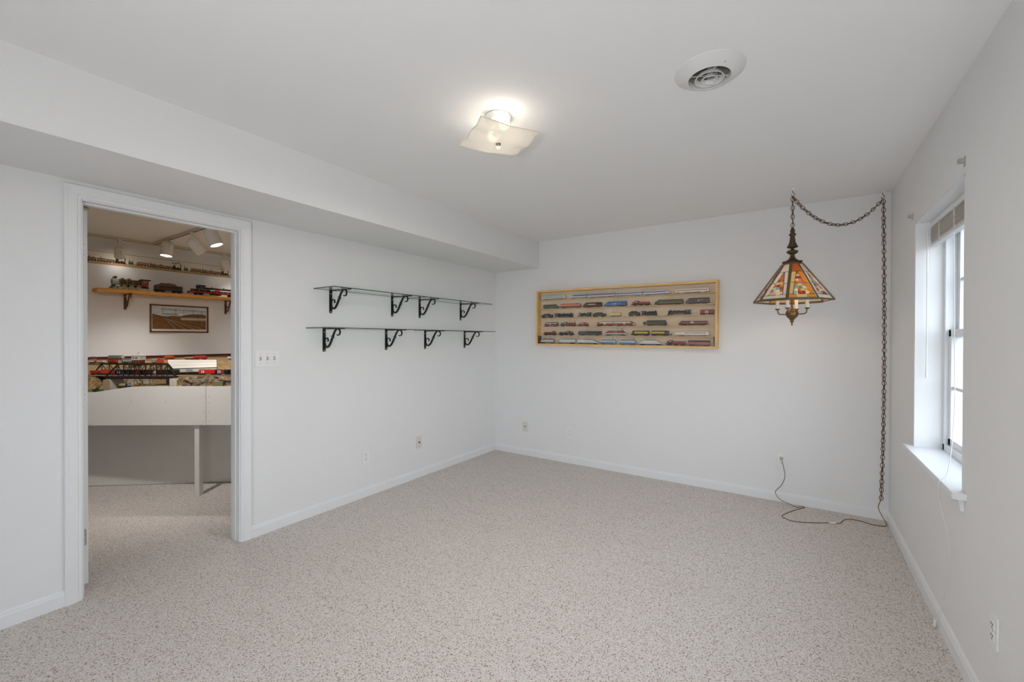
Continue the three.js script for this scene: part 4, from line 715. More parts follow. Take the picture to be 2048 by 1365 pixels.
  [5, -2.384, -2.208, 0.05, 'electric_locomotive', 'pale grey model locomotive with dark roof gear, bottom row', (o, L, H) => coach(o, L, H, { body: '#c2c4c2', roof: '#33333a', nl: 0.016, nr: 0.016, sl: 0.7, bands: [[0, 0.16, '#2c2a2a']], panto: [-0.2, 0.22], pantoUp: 0.005 })],
  [5, -2.19, -1.957, 0.052, 'streamlined_train', 'white model power car with long nose towards the doorway', (o, L, H) => coach(o, L, H, { body: '#d6d6d0', roof: '#2e2b29', roofH: 0.004, nl: 0.066, sl: 0.92, noseL: '#e4e0cc', bands: [[0, 0.14, '#3a2c24']] }), 'white power cars'],
  [5, -1.94, -1.694, 0.052, 'streamlined_train', 'white model power car with long nose towards the window', (o, L, H) => coach(o, L, H, { body: '#d8d9d6', roof: '#2e2b29', roofH: 0.004, nr: 0.076, sl: 0.92, noseR: '#eceae4', bands: [[0, 0.14, '#3a2c24']] }), 'white power cars'],
  [5, -1.683, -1.513, 0.048, 'electric_locomotive', 'light blue model electric touching the glass overlap, bottom row', (o, L, H) => coach(o, L, H, { body: '#b9cfdf', roof: '#3c4a46', roofH: 0.006, nl: 0.008, nr: 0.008, bands: [[0.04, 0.42, '#4a6cae']], panto: [0.28], pantoUp: 0.02 }), 'light blue electrics'],
  [5, -1.482, -1.316, 0.048, 'electric_locomotive', 'light blue model electric beside the white trapezoid railcar', (o, L, H) => coach(o, L, H, { body: '#bccedd', roof: '#4a3c38', roofH: 0.006, nl: 0.008, nr: 0.008, bands: [[0.04, 0.42, '#5a7cb6']], panto: [0.36], pantoUp: 0.022 }), 'light blue electrics'],
  [5, -1.297, -1.06, 0.052, 'streamlined_train', 'white model railcar sloped at both ends, bottom row', (o, L, H) => coach(o, L, H, { body: '#dcdedd', roof: '#3a3a34', roofH: 0.004, nl: 0.062, nr: 0.062, sl: 0.9, bands: [[0, 0.12, '#40302a']] })],
  [5, -1.037, -0.846, 0.05, 'switcher_locomotive', 'crimson model switcher with black cab, bottom row', (o, L, H) => hood(o, L, H, { hood: '#b0404a', cab: '#201d1e', deck: '#5a2a28', cabX: -0.25 })],
  [5, -0.838, -0.649, 0.05, 'electric_locomotive', 'red model locomotive with dark green roof at the bottom row end', (o, L, H) => coach(o, L, H, { body: '#a63a3a', roof: '#3a3c30', roofH: 0.012, bands: [[0.55, 0.75, '#c9666a'], [0.2, 0.32, '#e29a90'], [0, 0.18, '#2b1c18']] })],
];
for (const [row, x0, x1, H, name, label, build, group] of caseModels) {
  const x = (x0 + x1) / 2, L = x1 - x0 - 0.004;
  const o = thing(name, label, 'model train', [x, caseY(x, shelfY[row]) + 0.0003, ZB + 0.042], 0, group ?? `model trains on ${['top', 'second', 'third', 'fourth', 'fifth', 'bottom'][row]} shelf of the case`);
  o.rotation.z = TILT; build(o, L, H);
}

// ================================================================== TRAIN ROOM: TRACK LIGHTS
const TX = -6.16, TZ = -1.79, TY = 2.425;
{
  const t = thing('lighting_track', 'cream lighting track on the train room ceiling', 'track', [0, 0, 0]);
  const tm = mat('#d9cdb9', 0.5), dk = mat('#2a1b12', 0.6);
  const rail = (x0, x1, z0, z1) => part(t, 'track_rail', rspan(x0, x1, TY - 0.012, HC, z0, z1, 0.002), tm);
  rail(TX - 0.017, TX + 0.017, -0.7, -2.95); rail(TX + 0.017, -3.6, TZ - 0.017, TZ + 0.017); rail(-3.6, -3.566, -0.45, TZ - 0.017);  // last rail is out of view and carries the unseen apron head
  part(t, 'contact_slot', merge(span(TX - 0.005, TX + 0.005, TY - 0.0135, TY - 0.011, -0.7, -2.95), span(TX + 0.017, -3.6, TY - 0.0135, TY - 0.011, TZ - 0.005, TZ + 0.005)), dk);
}
const shell = mat('#f3efe8', 0.25), lampGlow = new THREE.MeshPhysicalMaterial({ color: 0xffffff, emissive: 0xfff3e0, emissiveIntensity: 5, roughness: 0.5 });
function trackHead(x, z, drop, dir, r, len, label, power) {
  const h = thing('track_light', label, 'track light', [x, TY - 0.012, z], 0, 'track light heads');
  part(h, 'adapter', rbox(0.05, 0.02, 0.03, 0.004, 0, -0.01, 0), shell);
  part(h, 'stem', cyl(0.006, 0.006, drop, 0, -0.02 - drop / 2, 0, 10), shell);
  const d = V(...dir).normalize(), q = new THREE.Quaternion().setFromUnitVectors(V(0, -1, 0), d), c = V(0, -0.02 - drop, 0).add(d.clone().multiplyScalar(len * 0.3));
  const put = (g) => g.applyQuaternion(q).translate(c.x, c.y, c.z);
  part(h, 'housing', put(lathe([[0, len * 0.5], [r * 0.45, len * 0.49], [r * 0.8, len * 0.43], [r * 0.97, len * 0.32], [r, len * 0.2], [r, -len * 0.5], [r * 0.93, -len * 0.5], [r * 0.93, len * 0.1], [0, len * 0.12]], 30)), shell);
  part(h, 'yoke', put(merge(box(0.012, len * 0.5, 0.004, r + 0.003, len * 0.2, 0))), shell);
  part(h, 'lamp_face', put(lathe([[0, -len * 0.4], [r * 0.6, -len * 0.42], [r * 0.9, -len * 0.47], [r * 0.9, -len * 0.4], [0, -len * 0.38]], 24)), lampGlow);
  const l = new THREE.SpotLight(0xfaf6f4, power, 0, 0.85, 0.8, 2); l.castShadow = true; l.shadow.radius = 2; l.name = 'track_light_beam';
  l.position.copy(c).add(d.clone().multiplyScalar(len * 0.52)); l.target.position.copy(l.position).add(d); h.add(l, l.target);
}
trackHead(TX, -1.485, 0.085, [-0.62, -0.72, -0.15], 0.044, 0.125, 'cream track light above the steam engine, aimed at the wall', 0.04);
trackHead(-5.76, TZ, 0.02, [0.05, -1, 0.12], 0.056, 0.165, 'cream track light pointing straight down, glowing at its rim', TRACK);
trackHead(-5.112, TZ, 0.07, [-0.1, -0.62, -0.62], 0.056, 0.165, 'cream track light tilted sideways between two others', TRACK);
trackHead(-4.685, TZ, 0.03, [0.25, -1, -0.32], 0.056, 0.17, 'largest looking cream track light by the door head', TRACK);
trackHead(TX, -2.5, 0.06, [-0.1, -0.8, -0.38], 0.05, 0.15, 'lowest cream track light in front of the wallpaper border', 0.3);
trackHead(-3.583, -0.72, 0.05, [-0.62, -0.8, -0.35], 0.052, 0.15, 'unseen track light out of view inside the door, placed to light the layout apron', 6);  // unseen head behind the door wall, placed to light the apron
{
  const s = thing('smoke_detector', 'round cream smoke detector partly hidden by the door leaf', 'smoke detector', [-5.0, HC, -0.93]);
  part(s, 'base', lathe([[0, 0], [0.075, 0], [0.075, -0.012], [0.06, -0.035], [0, -0.037]].reverse(), 32), mat('#d9d0c0', 0.5));
  part(s, 'seam_ring', new THREE.TorusGeometry(0.0755, 0.002, 6, 40).rotateX(Math.PI / 2).translate(0, -0.004, 0), mat('#5a4636', 0.6));
}
// ------------------------------------------------------------------ wallpaper border with printed trains
{
  const cv = document.createElement('canvas'); cv.width = 1024; cv.height = 280; const g = cv.getContext('2d');
  g.fillStyle = '#efe9de'; g.fillRect(0, 0, 1024, 280); g.fillStyle = '#3c2a20'; g.fillRect(0, 3, 1024, 6);
  g.fillStyle = '#dcbb8c'; g.fillRect(0, 226, 1024, 46); g.fillStyle = '#b07b3f'; g.fillRect(0, 268, 1024, 12);
  for (let i = 0; i < 300; i++) { g.fillStyle = ['#c08a4c', '#e8d0a6', '#9a6a36', '#caa06a'][i % 4]; g.fillRect(rr(0, 1024), rr(230, 266), rr(6, 22), 3); }
  g.fillStyle = '#6d4426'; g.fillRect(0, 236, 1024, 4); g.fillRect(0, 256, 1024, 4);
  for (const [x, h] of [[246, 120], [272, 84], [300, 100], [620, 118], [652, 86], [684, 104], [716, 78], [800, 110], [830, 80], [50, 70]]) for (let k = 0; k < 4; k++) { g.fillStyle = k % 2 ? '#56654f' : '#445343'; const y = 226 - h + k * h / 4.6, w = 10 + k * 7; g.beginPath(); g.moveTo(x, y - 6); g.lineTo(x + w, y + h / 3.2); g.lineTo(x - w, y + h / 3.2); g.fill(); }
  g.fillStyle = '#9a9a8e'; g.beginPath(); g.moveTo(330, 226); g.quadraticCurveTo(390, 90, 470, 226); g.fill(); g.fillStyle = '#a08a6c'; g.beginPath(); g.moveTo(850, 226); g.quadraticCurveTo(900, 130, 960, 226); g.fill();
  for (let i = 0; i < 90; i++) { g.fillStyle = ['#a9a39c', '#857d76', '#c2bcb4', '#6f6860'][i % 4]; g.beginPath(); g.arc(i * 2.0 + rr(-6, 6), 66 + 16 * Math.sin(i / 14) + Math.max(0, i - 74) * 3.2 + rr(-10, 10), rr(5, 12), 0, 7); g.fill(); }
  const car = (x, w, h, c, wheels) => { g.fillStyle = c; g.fillRect(x, 216 - h, w, h); g.fillStyle = '#3a2418'; g.fillRect(x - 3, 208 - h, w + 6, 10); for (let k = 0; k < w / 20 - 1; k++) { g.fillStyle = '#e9dcc0'; g.fillRect(x + 8 + k * 20, 224 - h, 10, h * 0.34); } g.fillStyle = '#b98a56'; g.fillRect(x, 206, w, 4); g.fillStyle = '#241812'; for (let k = 0; k < wheels; k++) { g.beginPath(); g.arc(x + 14 + k * (w - 28) / (wheels - 1), 222, 12, 0, 7); g.fill(); } };
  g.fillStyle = '#2e1c14'; g.fillRect(0, 172, 176, 40); g.fillRect(14, 132, 50, 44); g.fillRect(6, 126, 66, 8); g.fillRect(160, 116, 16, 62); g.fillRect(154, 112, 28, 8); g.fillRect(108, 154, 20, 20); g.fillStyle = '#8a5a30'; g.fillRect(20, 182, 150, 5); g.fillStyle = '#241610'; for (const x of [22, 66, 110, 152]) { g.beginPath(); g.arc(x, 214, 19, 0, 7); g.fill(); } g.beginPath(); g.moveTo(176, 226); g.lineTo(206, 226); g.lineTo(176, 196); g.fill();
  car(380, 210, 66, '#8a5230', 4); car(600, 130, 52, '#5c3a24', 3); car(742, 130, 56, '#744a28', 3); car(884, 136, 50, '#4e3524', 3);
  const tex = new THREE.CanvasTexture(cv); tex.colorSpace = THREE.SRGBColorSpace; tex.wrapS = THREE.RepeatWrapping;
  const len = 5.3, geo = new THREE.PlaneGeometry(len, 0.141); const uv = geo.attributes.uv; for (let i = 0; i < uv.count; i++) uv.setX(i, uv.getX(i) * len / 0.53 + 0.1);
  const m = part(scene, 'wallpaper_border', geo, new THREE.MeshPhysicalMaterial({ map: tex, roughness: 0.8 }), { label: 'wallpaper border printed with steam trains along the train room wall', category: 'wallpaper border', kind: 'structure' });
  m.position.set(XF + 0.0015, 2.2255, -1.55); m.rotation.y = Math.PI / 2;
}
// ------------------------------------------------------------------ framed railway print
{
  const f = thing('framed_print', 'brown framed print of a rail yard below the wood shelf', 'picture', [XF, 1.577, -2.1065], TURN.left);
  const W = 0.603, H = 0.336, b = 0.017, fm = mat('#6b4526', 0.45);
  part(f, 'frame', merge(rspan(-W / 2, W / 2, H / 2 - b, H / 2, 0, 0.018), rspan(-W / 2, W / 2, -H / 2, -H / 2 + b, 0, 0.018), rspan(-W / 2, -W / 2 + b, -H / 2, H / 2, 0, 0.018), rspan(W / 2 - b, W / 2, -H / 2, H / 2, 0, 0.018)), fm);
  part(f, 'mat_board', span(-W / 2 + b, W / 2 - b, -H / 2 + b, H / 2 - b, 0.002, 0.006), mat('#efe9df', 0.8));
  const cv = document.createElement('canvas'); cv.width = 512; cv.height = 256; const g = cv.getContext('2d');
  g.fillStyle = '#c3cdd6'; g.fillRect(0, 0, 512, 256);
  for (let i = 0; i < 30; i++) { g.fillStyle = 'rgba(235,238,240,0.35)'; g.beginPath(); g.ellipse(rr(0, 512), rr(0, 90), rr(20, 70), rr(4, 14), 0, 0, 7); g.fill(); }
  g.fillStyle = '#7d5530'; g.beginPath(); g.moveTo(0, 84); g.bezierCurveTo(60, 100, 90, 112, 140, 110); g.bezierCurveTo(180, 96, 220, 104, 260, 106); g.bezierCurveTo(320, 70, 400, 76, 460, 72); g.lineTo(512, 84); g.lineTo(512, 256); g.lineTo(0, 256); g.fill();
  for (let i = 0; i < 900; i++) { g.fillStyle = ['#8f6233', '#6b4524', '#a3763f', '#5d3c1e', '#94733f'][i % 5]; g.fillRect(rr(0, 512), rr(110, 256), rr(4, 30), rr(1, 3)); }
  g.fillStyle = '#d8d3c9'; g.fillRect(262, 118, 250, 22); for (let i = 0; i < 14; i++) { g.fillStyle = '#4d3a2a'; g.fillRect(268 + i * 17, 120, 8, 12); }
  g.fillStyle = '#a59584'; g.fillRect(262, 140, 250, 12);
  for (let i = 0; i < 9; i++) { g.strokeStyle = i % 2 ? '#d6c8ae' : '#3e2a18'; g.lineWidth = 2.4; g.beginPath(); g.moveTo(110, 128); g.lineTo(170 + i * 46, 256); g.stroke(); }
  g.strokeStyle = '#474040'; g.lineWidth = 3; for (const y of [22, 34]) { g.beginPath(); g.moveTo(80, y); g.lineTo(512, y + 10); g.stroke(); } for (const [x, y] of [[92, 12], [212, 20], [290, 22], [380, 26], [470, 30], [430, 60]]) { g.beginPath(); g.moveTo(x, y); g.lineTo(x, y + 76); g.stroke(); } g.lineWidth = 6; g.beginPath(); g.moveTo(86, 82); g.lineTo(240, 84); g.stroke();
  const tex = new THREE.CanvasTexture(cv); tex.colorSpace = THREE.SRGBColorSpace;
  const pm = part(f, 'print', new THREE.PlaneGeometry(W - 2 * b - 0.014, H - 2 * b - 0.03).translate(0, 0.008, 0.0066), new THREE.MeshPhysicalMaterial({ map: tex, roughness: 0.35 }));
}
// ------------------------------------------------------------------ wood shelf with large scale engines
{
  const s = thing('wall_shelf', 'golden wooden wall shelf carrying large model engines', 'shelf', [XF, 1.86, -2.1]);
  part(s, 'board', grainUV(rspan(0, 0.19, -0.02, 0.018, -0.79, 0.79, 0.006).translate(0, 0, 0), 2), M.pine);
  part(s, 'rail', merge(...[0.085, 0.13].map((x) => box(0.002, 0.004, 1.46, x, 0.021, 0))), mat('#7a6a55', 0.4, 0.7));
  const wood = mat('#5a3518', 0.5);
  shelfBracket(-1.585, 1.839, 'brown scroll bracket under the steam engine end of the wood shelf', 'brackets under the wood shelf', XF, wood, 'shelf_bracket');
  shelfBracket(-2.613, 1.839, 'brown scroll bracket under the red diesel end of the wood shelf', 'brackets under the wood shelf', XF, wood, 'shelf_bracket');
}
// big engines: same builders at garden scale (local x runs along world -z, the viewed side faces +x)
function big(name, label, z0, z1, y, scale, build) {
  const o = thing(name, label, 'model train', [XF + 0.108, y, (z0 + z1) / 2], Math.PI / 2, 'large engines on the wood shelf'); o.scale.setScalar(scale); build(o, Math.abs(z1 - z0) / scale); return o;
}
big('steam_locomotive', 'large model steam engine with silver smokebox and red cab', -1.425, -1.8, 1.883, 2.5, (o, L) => steam(o, L, 0.058, { dir: -1, boiler: '#4a3524', smokebox: '#b9bcba', face: '#66705c', cab: '#8a3524', dome: '#8a6a3a', band: '#b08a4a', drivers: 3, pilot: '#4c5a44', wheel: '#d8c48a', trim: '#a09a8a' }));
big('tender', 'large brown model tender with dark panel behind the steam engine', -1.825, -2.085, 1.883, 2.5, (o, L) => { tender(o, L, 0.046, { body: '#5a3a26', top: '#7a5232' }); part(o, 'letter_panel', merge(sides(-L * 0.38, L * 0.38, 0.018, 0.029, WD)), mat('#2c1c18', 0.5)); });
big('diesel_locomotive', 'large black, white and red model diesel running past the door jamb', -2.157, -2.75, 1.883, 2.5, (o, L) => { hood(o, L, 0.05, { hood: '#1d1a19', cab: '#1a1d24', deck: '#a81f20', cabX: -0.28, lowNose: true, rail: '#d9c9a8', glass: '#4a5a6a' }); part(o, 'white_band', merge(sides(-L * 0.12, L * 0.44, 0.024, 0.031, WD * 0.66 + 0.001)), mat('#e6e2da', 0.4)); for (const g of sides(-L * 0.03, L * 0.06, 0.0225, 0.034, WD * 0.66 + 0.002)) part(o, 'red_emblem', g, mat('#c8231f', 0.4)); part(o, 'red_sill', merge(sides(-L / 2, L / 2, 0.0125, 0.0145, WD + 0.0004)), mat('#d8453c', 0.4)); });

// ================================================================== MODEL RAILWAY LAYOUT
// local frame: s along the apron (from the doorway's hinge side), d behind it, y up
const LA = [-4.95, -0.978], LU = [0.812, -0.583], LN = [-0.583, -0.812], LTURN = Math.atan2(0.583, 0.812);
const lay2 = (s, d, y) => [LA[0] + LU[0] * s + LN[0] * d, y, LA[1] + LU[1] * s + LN[1] * d];
let layoutTable;
function layPart(name, pos, turn = 0) { const g = new THREE.Group(); g.name = name; g.position.set(...pos); g.rotation.y = turn; layoutTable.add(g); return g; }
const sd = (x, z) => [(x - LA[0]) * LU[0] + (z - LA[1]) * LU[1], (x - LA[0]) * LN[0] + (z - LA[1]) * LN[1]];
const sstep = (a, b, x) => { const t = Math.min(1, Math.max(0, (x - a) / (b - a))); return t * t * (3 - 2 * t); };
const frontH = (s) => s < 0 ? 0.88 : s < 0.56 ? 0.88 + 0.053 * sstep(0, 0.45, s) : 0.933;
function groundH(s, d) {
  const bed = 1.008 + 0.03 * sstep(0.34, 0.5, d) + 0.036 * sstep(0.5, 0.68, d) + 0.02 * sstep(0.8, 1.08, d) + 0.008 * sstep(1.2, 1.8, d);
  const inValley = sstep(0.0, 0.06, s) * (1 - sstep(0.66, 0.7, s));
  const leftSlope = sstep(0.0, 0.1, d) * (1 - sstep(-0.06, 0.05, s));
  const right = sstep(0.68, 0.7, s) * sstep(0.05, 0.09, d);
  const valley = frontH(s) + 0.05 * sstep(0.28, 0.5, d) + (bed - frontH(s) - 0.05) * sstep(0.42, 0.56, d);
  let h = Math.max(valley * 1, 0);
  h = h + (bed - h) * Math.max(right, leftSlope * sstep(0.02, 0.12, d));
  return h + 0.004 * (vnoise(s * 40, d * 40) - 0.5) * (1 - sstep(0.5, 0.7, d));
}
{
  const t = thing('layout_table', 'white panelled model railway table with scenery on top', 'layout table', [0, 0, 0]);
  layoutTable = t;
  // terrain
  const nz = 110, nd = 90, pos = [], uv = [], idx = [];
  const zA = -0.25, zB2 = -2.95;
  for (let i = 0; i <= nz; i++) {
    const z = zA + (zB2 - zA) * i / nz, xf = Math.min(-3.45, LA[0] - (z - LA[1]) * LU[0] / 0.583 * 1 * 1);
    for (let j = 0; j <= nd; j++) { const q = Math.pow(j / nd, 1.5), x = xf + (XF + 0.012 - xf) * q, [s, d] = sd(x, z); pos.push(x, groundH(s, Math.max(0, d)), z); uv.push(x / 0.7, z / 0.7); }
  }
  for (let i = 0; i < nz; i++) for (let j = 0; j < nd; j++) { const a = i * (nd + 1) + j, b = a + nd + 1; idx.push(a, a + 1, b, a + 1, b + 1, b); }
  const g = new THREE.BufferGeometry(); g.setAttribute('position', new THREE.Float32BufferAttribute(pos, 3)); g.setAttribute('uv', new THREE.Float32BufferAttribute(uv, 2)); g.setIndex(idx); g.computeVertexNormals();
  part(t, 'scenery', g, M.terrain);
  // apron boards with a wavy top edge
  const board = (s0, s1) => { const p = [[s0, 0.61]]; p.push([s1, 0.61]); for (let k = 12; k >= 0; k--) { const s = s0 + (s1 - s0) * k / 12; p.push([s, frontH(s) + 0.004]); } return ext(p, 0.012).rotateY(LTURN).translate(LA[0] - LN[0] * 0.006, 0, LA[1] - LN[1] * 0.006); };
  part(t, 'apron_board', board(-0.85, 0.989), M.board); part(t, 'apron_board', board(0.992, 1.75), M.board);
  const scr = []; for (const s of [0.965, 1.015]) for (const y of [0.64, 0.72, 0.8, 0.85]) scr.push(cylZ(0.004, 0.002, s, y, 0.0125, 8)); for (const [s, y] of [[0.38, 0.81], [0.66, 0.808]]) scr.push(cylZ(0.005, 0.002, s, y, 0.0125, 8));
  part(t, 'screw_heads', merge(scr).rotateY(LTURN).translate(LA[0], 0, LA[1]), mat('#c4beb4', 0.5, 0.2));
  for (const [s, d] of [[0.9, 0.035], [-0.75, 0.035], [1.7, 0.035], [0.9, 1.2], [-0.3, 1.2]]) { const p = lay2(s, d, 0), l = part(t, 'leg', rbox(0.04, 0.62, 0.05, 0.002, 0, 0.31, 0), M.board); l.position.set(p[0], 0, p[2]); l.rotation.y = LTURN; }
  const fr = []; for (const d of [0.06, 1.2]) { const p = lay2(0.45, d, 0.66); fr.push(box(2.2, 0.09, 0.04).rotateY(LTURN).translate(p[0], 0.68, p[2])); }
  part(t, 'joist', fr[0], M.board); part(t, 'joist', fr[1], M.board);
  part(t, 'deck', (() => { const sh = new THREE.Shape(); const q = [[-0.85, 0.03], [1.75, 0.03], [1.75, 0.5], [-0.2, 1.5], [-0.85, 1.0]].map(([s, d]) => lay2(s, d, 0)); q.forEach((p, i) => i ? sh.lineTo(p[0], -p[2]) : sh.moveTo(p[0], -p[2])); return new THREE.ExtrudeGeometry(sh, { depth: 0.018, bevelEnabled: false }).rotateX(-Math.PI / 2).translate(0, 0.73, 0); })(), M.board);
}
{ // white board closing the space under the table
  const a = [-5.311, -1.058], b = [-4.381, -1.839], dx = b[0] - a[0], dz = b[1] - a[1], L = Math.hypot(dx, dz), ux = dx / L, uz = dz / L;
  const p = thing('skirt_panel', 'white board closing the space under the layout table', 'panel', [(a[0] + b[0]) / 2, 0, (a[1] + b[1]) / 2], Math.atan2(-uz, ux));
  part(p, 'board', rspan(-0.95, 1.3, 0.004, 0.605, -0.012, 0, 0.002), M.board);
  part(p, 'kick_strip', rspan(-0.95, 1.3, 0, 0.012, -0.014, -0.001, 0.002), mat('#8a7a6a', 0.7));
}
// truss bridge
{
  const o = thing('truss_bridge', 'black model truss bridge spanning the layout valley', 'model bridge', lay2(0.377, 0.16, 0), LTURN);
  const y0 = 1.01, y1 = 1.114, m = mat('#2a1a15', 0.55);
  // near truss and the longer far truss of the skewed span: [z, bottom from, to, top from, to]
  const TR = [[0.062, -0.301, 0.288, -0.2, 0.215], [-0.062, -0.53, 0.21, -0.446, 0.125]];
  for (const [z, b0, b1, t0, t1] of TR) {
    const P = (x, y) => V(x, y, z), n = 9;
    part(o, 'bottom_chord', bar(P(b0 - 0.004, y0 - 0.01), P(b1 + 0.004, y0 - 0.01), 0.026, 0.006), m);
    part(o, 'top_chord', bar(P(t0, y1), P(t1, y1), 0.012, 0.008), m);
    part(o, 'end_post', bar(P(b0, y0), P(t0, y1), 0.009, 0.008), m); part(o, 'end_post', bar(P(b1, y0), P(t1, y1), 0.009, 0.008), m);
    for (let i = 0; i <= n; i++) { const x = t0 + (t1 - t0) * i / n; part(o, 'vertical', bar(P(x, y0), P(x, y1), 0.0045, 0.004), m); }
    for (let i = 0; i < n; i++) { const x = t0 + (t1 - t0) * i / n, x2 = x + (t1 - t0) / n, f = i < n / 2; part(o, 'diagonal', bar(P(f ? x : x2, y1), P(f ? x2 : x, y0), 0.0035, 0.003), m); }
  }
  for (let i = 0; i <= 4; i++) { const u = i / 4; part(o, 'cross_brace', bar(V(-0.2 + 0.415 * u, y1, 0.062), V(-0.446 + 0.571 * u, y1, -0.062), 0.006, 0.006), m); }
  part(o, 'deck', ext([[-0.301, 0.062], [0.288, 0.062], [0.21, -0.062], [-0.53, -0.062]], 0.006).rotateX(Math.PI / 2).translate(0, y0 - 0.006, 0), m);
}
// track through the scene
function trackLine(s0, s1, d, y) {
  const o = layPart('track', lay2((s0 + s1) / 2, d, y), LTURN), L = s1 - s0;
  part(o, 'roadbed', ext([[-0.026, -0.006], [0.026, -0.006], [0.019, 0], [-0.019, 0]], L).rotateY(Math.PI / 2), mat('#8a7a66', 0.95));
  const t = []; for (let x = -L / 2; x < L / 2; x += 0.009) t.push(box(0.004, 0.0016, 0.03, x, 0.0008, 0)); part(o, 'ties', merge(t), mat('#4a3524', 0.9), { kind: 'stuff' });
  for (const z of [-0.0085, 0.0085]) part(o, 'rail', box(L, 0.0022, 0.0012, 0, 0.0027, z), mat('#9a8d7c', 0.35, 0.8));
}
const TRK = 1.0175, RT = TRK + 0.0038;
trackLine(-0.5, 1.45, 0.16, TRK);
trackLine(-0.75, 0.3, 0.72, 1.083);
trackLine(-0.9, 0.75, 1.12, 1.1035);
function stock(s, d, y, L, H, name, label, build, group) { const o = thing(name, label, 'model train', lay2(s, d, y), LTURN, group); build(o, L, H); return o; }
const onBridge = 'freight train on the front layout track';
stock(-0.055, 0.16, RT, 0.085, 0.038, 'gondola', 'red model gondola entering the bridge', (o, L, H) => boxcar(o, L, H, { body: '#a8231f', roof: '#7a1a18' }), onBridge);
stock(0.045, 0.16, RT, 0.105, 0.045, 'boxcar', 'bright red model boxcar at the bridge entrance', (o, L, H) => boxcar(o, L, H, { body: '#c23a26', roof: '#5a1c16' }), onBridge);
stock(0.17, 0.16, RT, 0.12, 0.046, 'boxcar', 'dark blue model boxcar with white letters on the bridge', (o, L, H) => boxcar(o, L, H, { body: '#1c2b4a', roof: '#17202f', logo: [-0.22, 0.022, 0.025] }), onBridge);
stock(0.30, 0.16, RT, 0.115, 0.046, 'boxcar', 'black model boxcar with a red door on the bridge', (o, L, H) => boxcar(o, L, H, { body: '#2b1d22', roof: '#1d1618', door: '#b5281f' }), onBridge);
stock(0.435, 0.16, RT, 0.13, 0.046, 'boxcar', 'maroon model boxcar with white letters in mid bridge', (o, L, H) => boxcar(o, L, H, { body: '#4a1f22', roof: '#2a1616', logo: [0.1, 0.022, 0.025] }), onBridge);
stock(0.575, 0.16, RT, 0.125, 0.046, 'boxcar', 'dark green model boxcar at the bridge exit', (o, L, H) => boxcar(o, L, H, { body: '#26302a', roof: '#1a201c' }), onBridge);
stock(0.897, 0.16, RT, 0.137, 0.047, 'boxcar', 'bright red model boxcar with white letters above the rocks', (o, L, H) => boxcar(o, L, H, { body: '#cf2420', roof: '#9a1d1a', logo: [-0.26, 0.024, 0.025] }), onBridge);
stock(1.028, 0.16, RT, 0.112, 0.047, 'boxcar', 'black model boxcar with white letters and red door', (o, L, H) => boxcar(o, L, H, { body: '#1b1618', roof: '#151112', door: '#b5282c', logo: [-0.24, 0.025, 0.027] }), onBridge);
stock(1.155, 0.16, RT, 0.125, 0.047, 'boxcar', 'plain black model boxcar last before the jamb', (o, L, H) => boxcar(o, L, H, { body: '#1d1a1c', roof: '#151112', logo: [-0.2, 0.012, 0.014], logoCol: '#8fa6ae' }), onBridge);
const backRow = 'cars on the middle layout track', rearRow = 'cars on the rear layout track', R2 = 1.0868, R3 = 1.1073;
const letters = (o, n, x0, p, w, y0, y1, c) => { const t = part(o, 'lettering', merge(...Array.from({ length: n }, (_, i) => span(x0 + i * p, x0 + i * p + w, y0, y1, WD / 2, WD / 2 + 0.0016))), mat(c, 0.5)); return t; };
stock(-0.247, 0.72, R2, 0.132, 0.047, 'boxcar', 'grey green model boxcar with white lettering', (o, L, H) => { boxcar(o, L, H, { body: '#7d877c', roof: '#5f675f' }); letters(o, 7, -0.052, 0.013, 0.009, 0.024, 0.034, '#eceae2'); }, backRow);
stock(-0.145, 0.72, R2, 0.054, 0.034, 'hopper_car', 'black model hopper car beside the grey green boxcar', (o, L, H) => boxcar(o, L, H, { body: '#1e1a18', roof: '#2a211c' }), backRow);
stock(-0.566, 0.72, R2, 0.14, 0.034, 'boxcar', 'red and white model car near the brown roundhouse', (o, L, H) => boxcar(o, L, H, { body: '#d9cdbc', roof: '#b53a2e', door: '#b53a2e' }), backRow);
stock(-0.41, 0.72, R2, 0.07, 0.038, 'caboose', 'small red model caboose before the grey green boxcar', (o, L, H) => boxcar(o, L, H, { body: '#b5362a', roof: '#5a2018' }), backRow);
stock(0.025, 0.72, R2, 0.096, 0.044, 'boxcar', 'pale grey model boxcar beside the signal tower', (o, L, H) => boxcar(o, L, H, { body: '#a9a8a6', roof: '#8a8886' }), backRow);
stock(0.125, 0.62, 1.082, 0.05, 0.05, 'caboose', 'small orange model caboose next to the white roofed shed', (o, L, H) => boxcar(o, L, H, { body: '#d8552c', roof: '#8a3018', cupola: true }), backRow);
stock(-0.157, 1.12, R3, 0.085, 0.038, 'boxcar', 'orange model boxcar on the rear track', (o, L, H) => boxcar(o, L, H, { body: '#d8602f', roof: '#a8441f' }), rearRow);
stock(0.178, 1.12, R3, 0.125, 0.04, 'boxcar', 'red model boxcar on the rear track', (o, L, H) => boxcar(o, L, H, { body: '#c8322c', roof: '#8a2420' }), rearRow);
stock(0.06, 1.12, R3, 0.09, 0.026, 'flat_car', 'tan model flat car on the rear track', (o, L, H) => boxcar(o, L, H, { body: '#b59a72', roof: '#a58a62' }), rearRow);
stock(0.56, 1.12, R3, 0.17, 0.036, 'boxcar', 'white model freight car at the end of the layout', (o, L, H) => boxcar(o, L, H, { body: '#d2c6b4', roof: '#7a4a3a', door: '#9a8a78' }), rearRow);
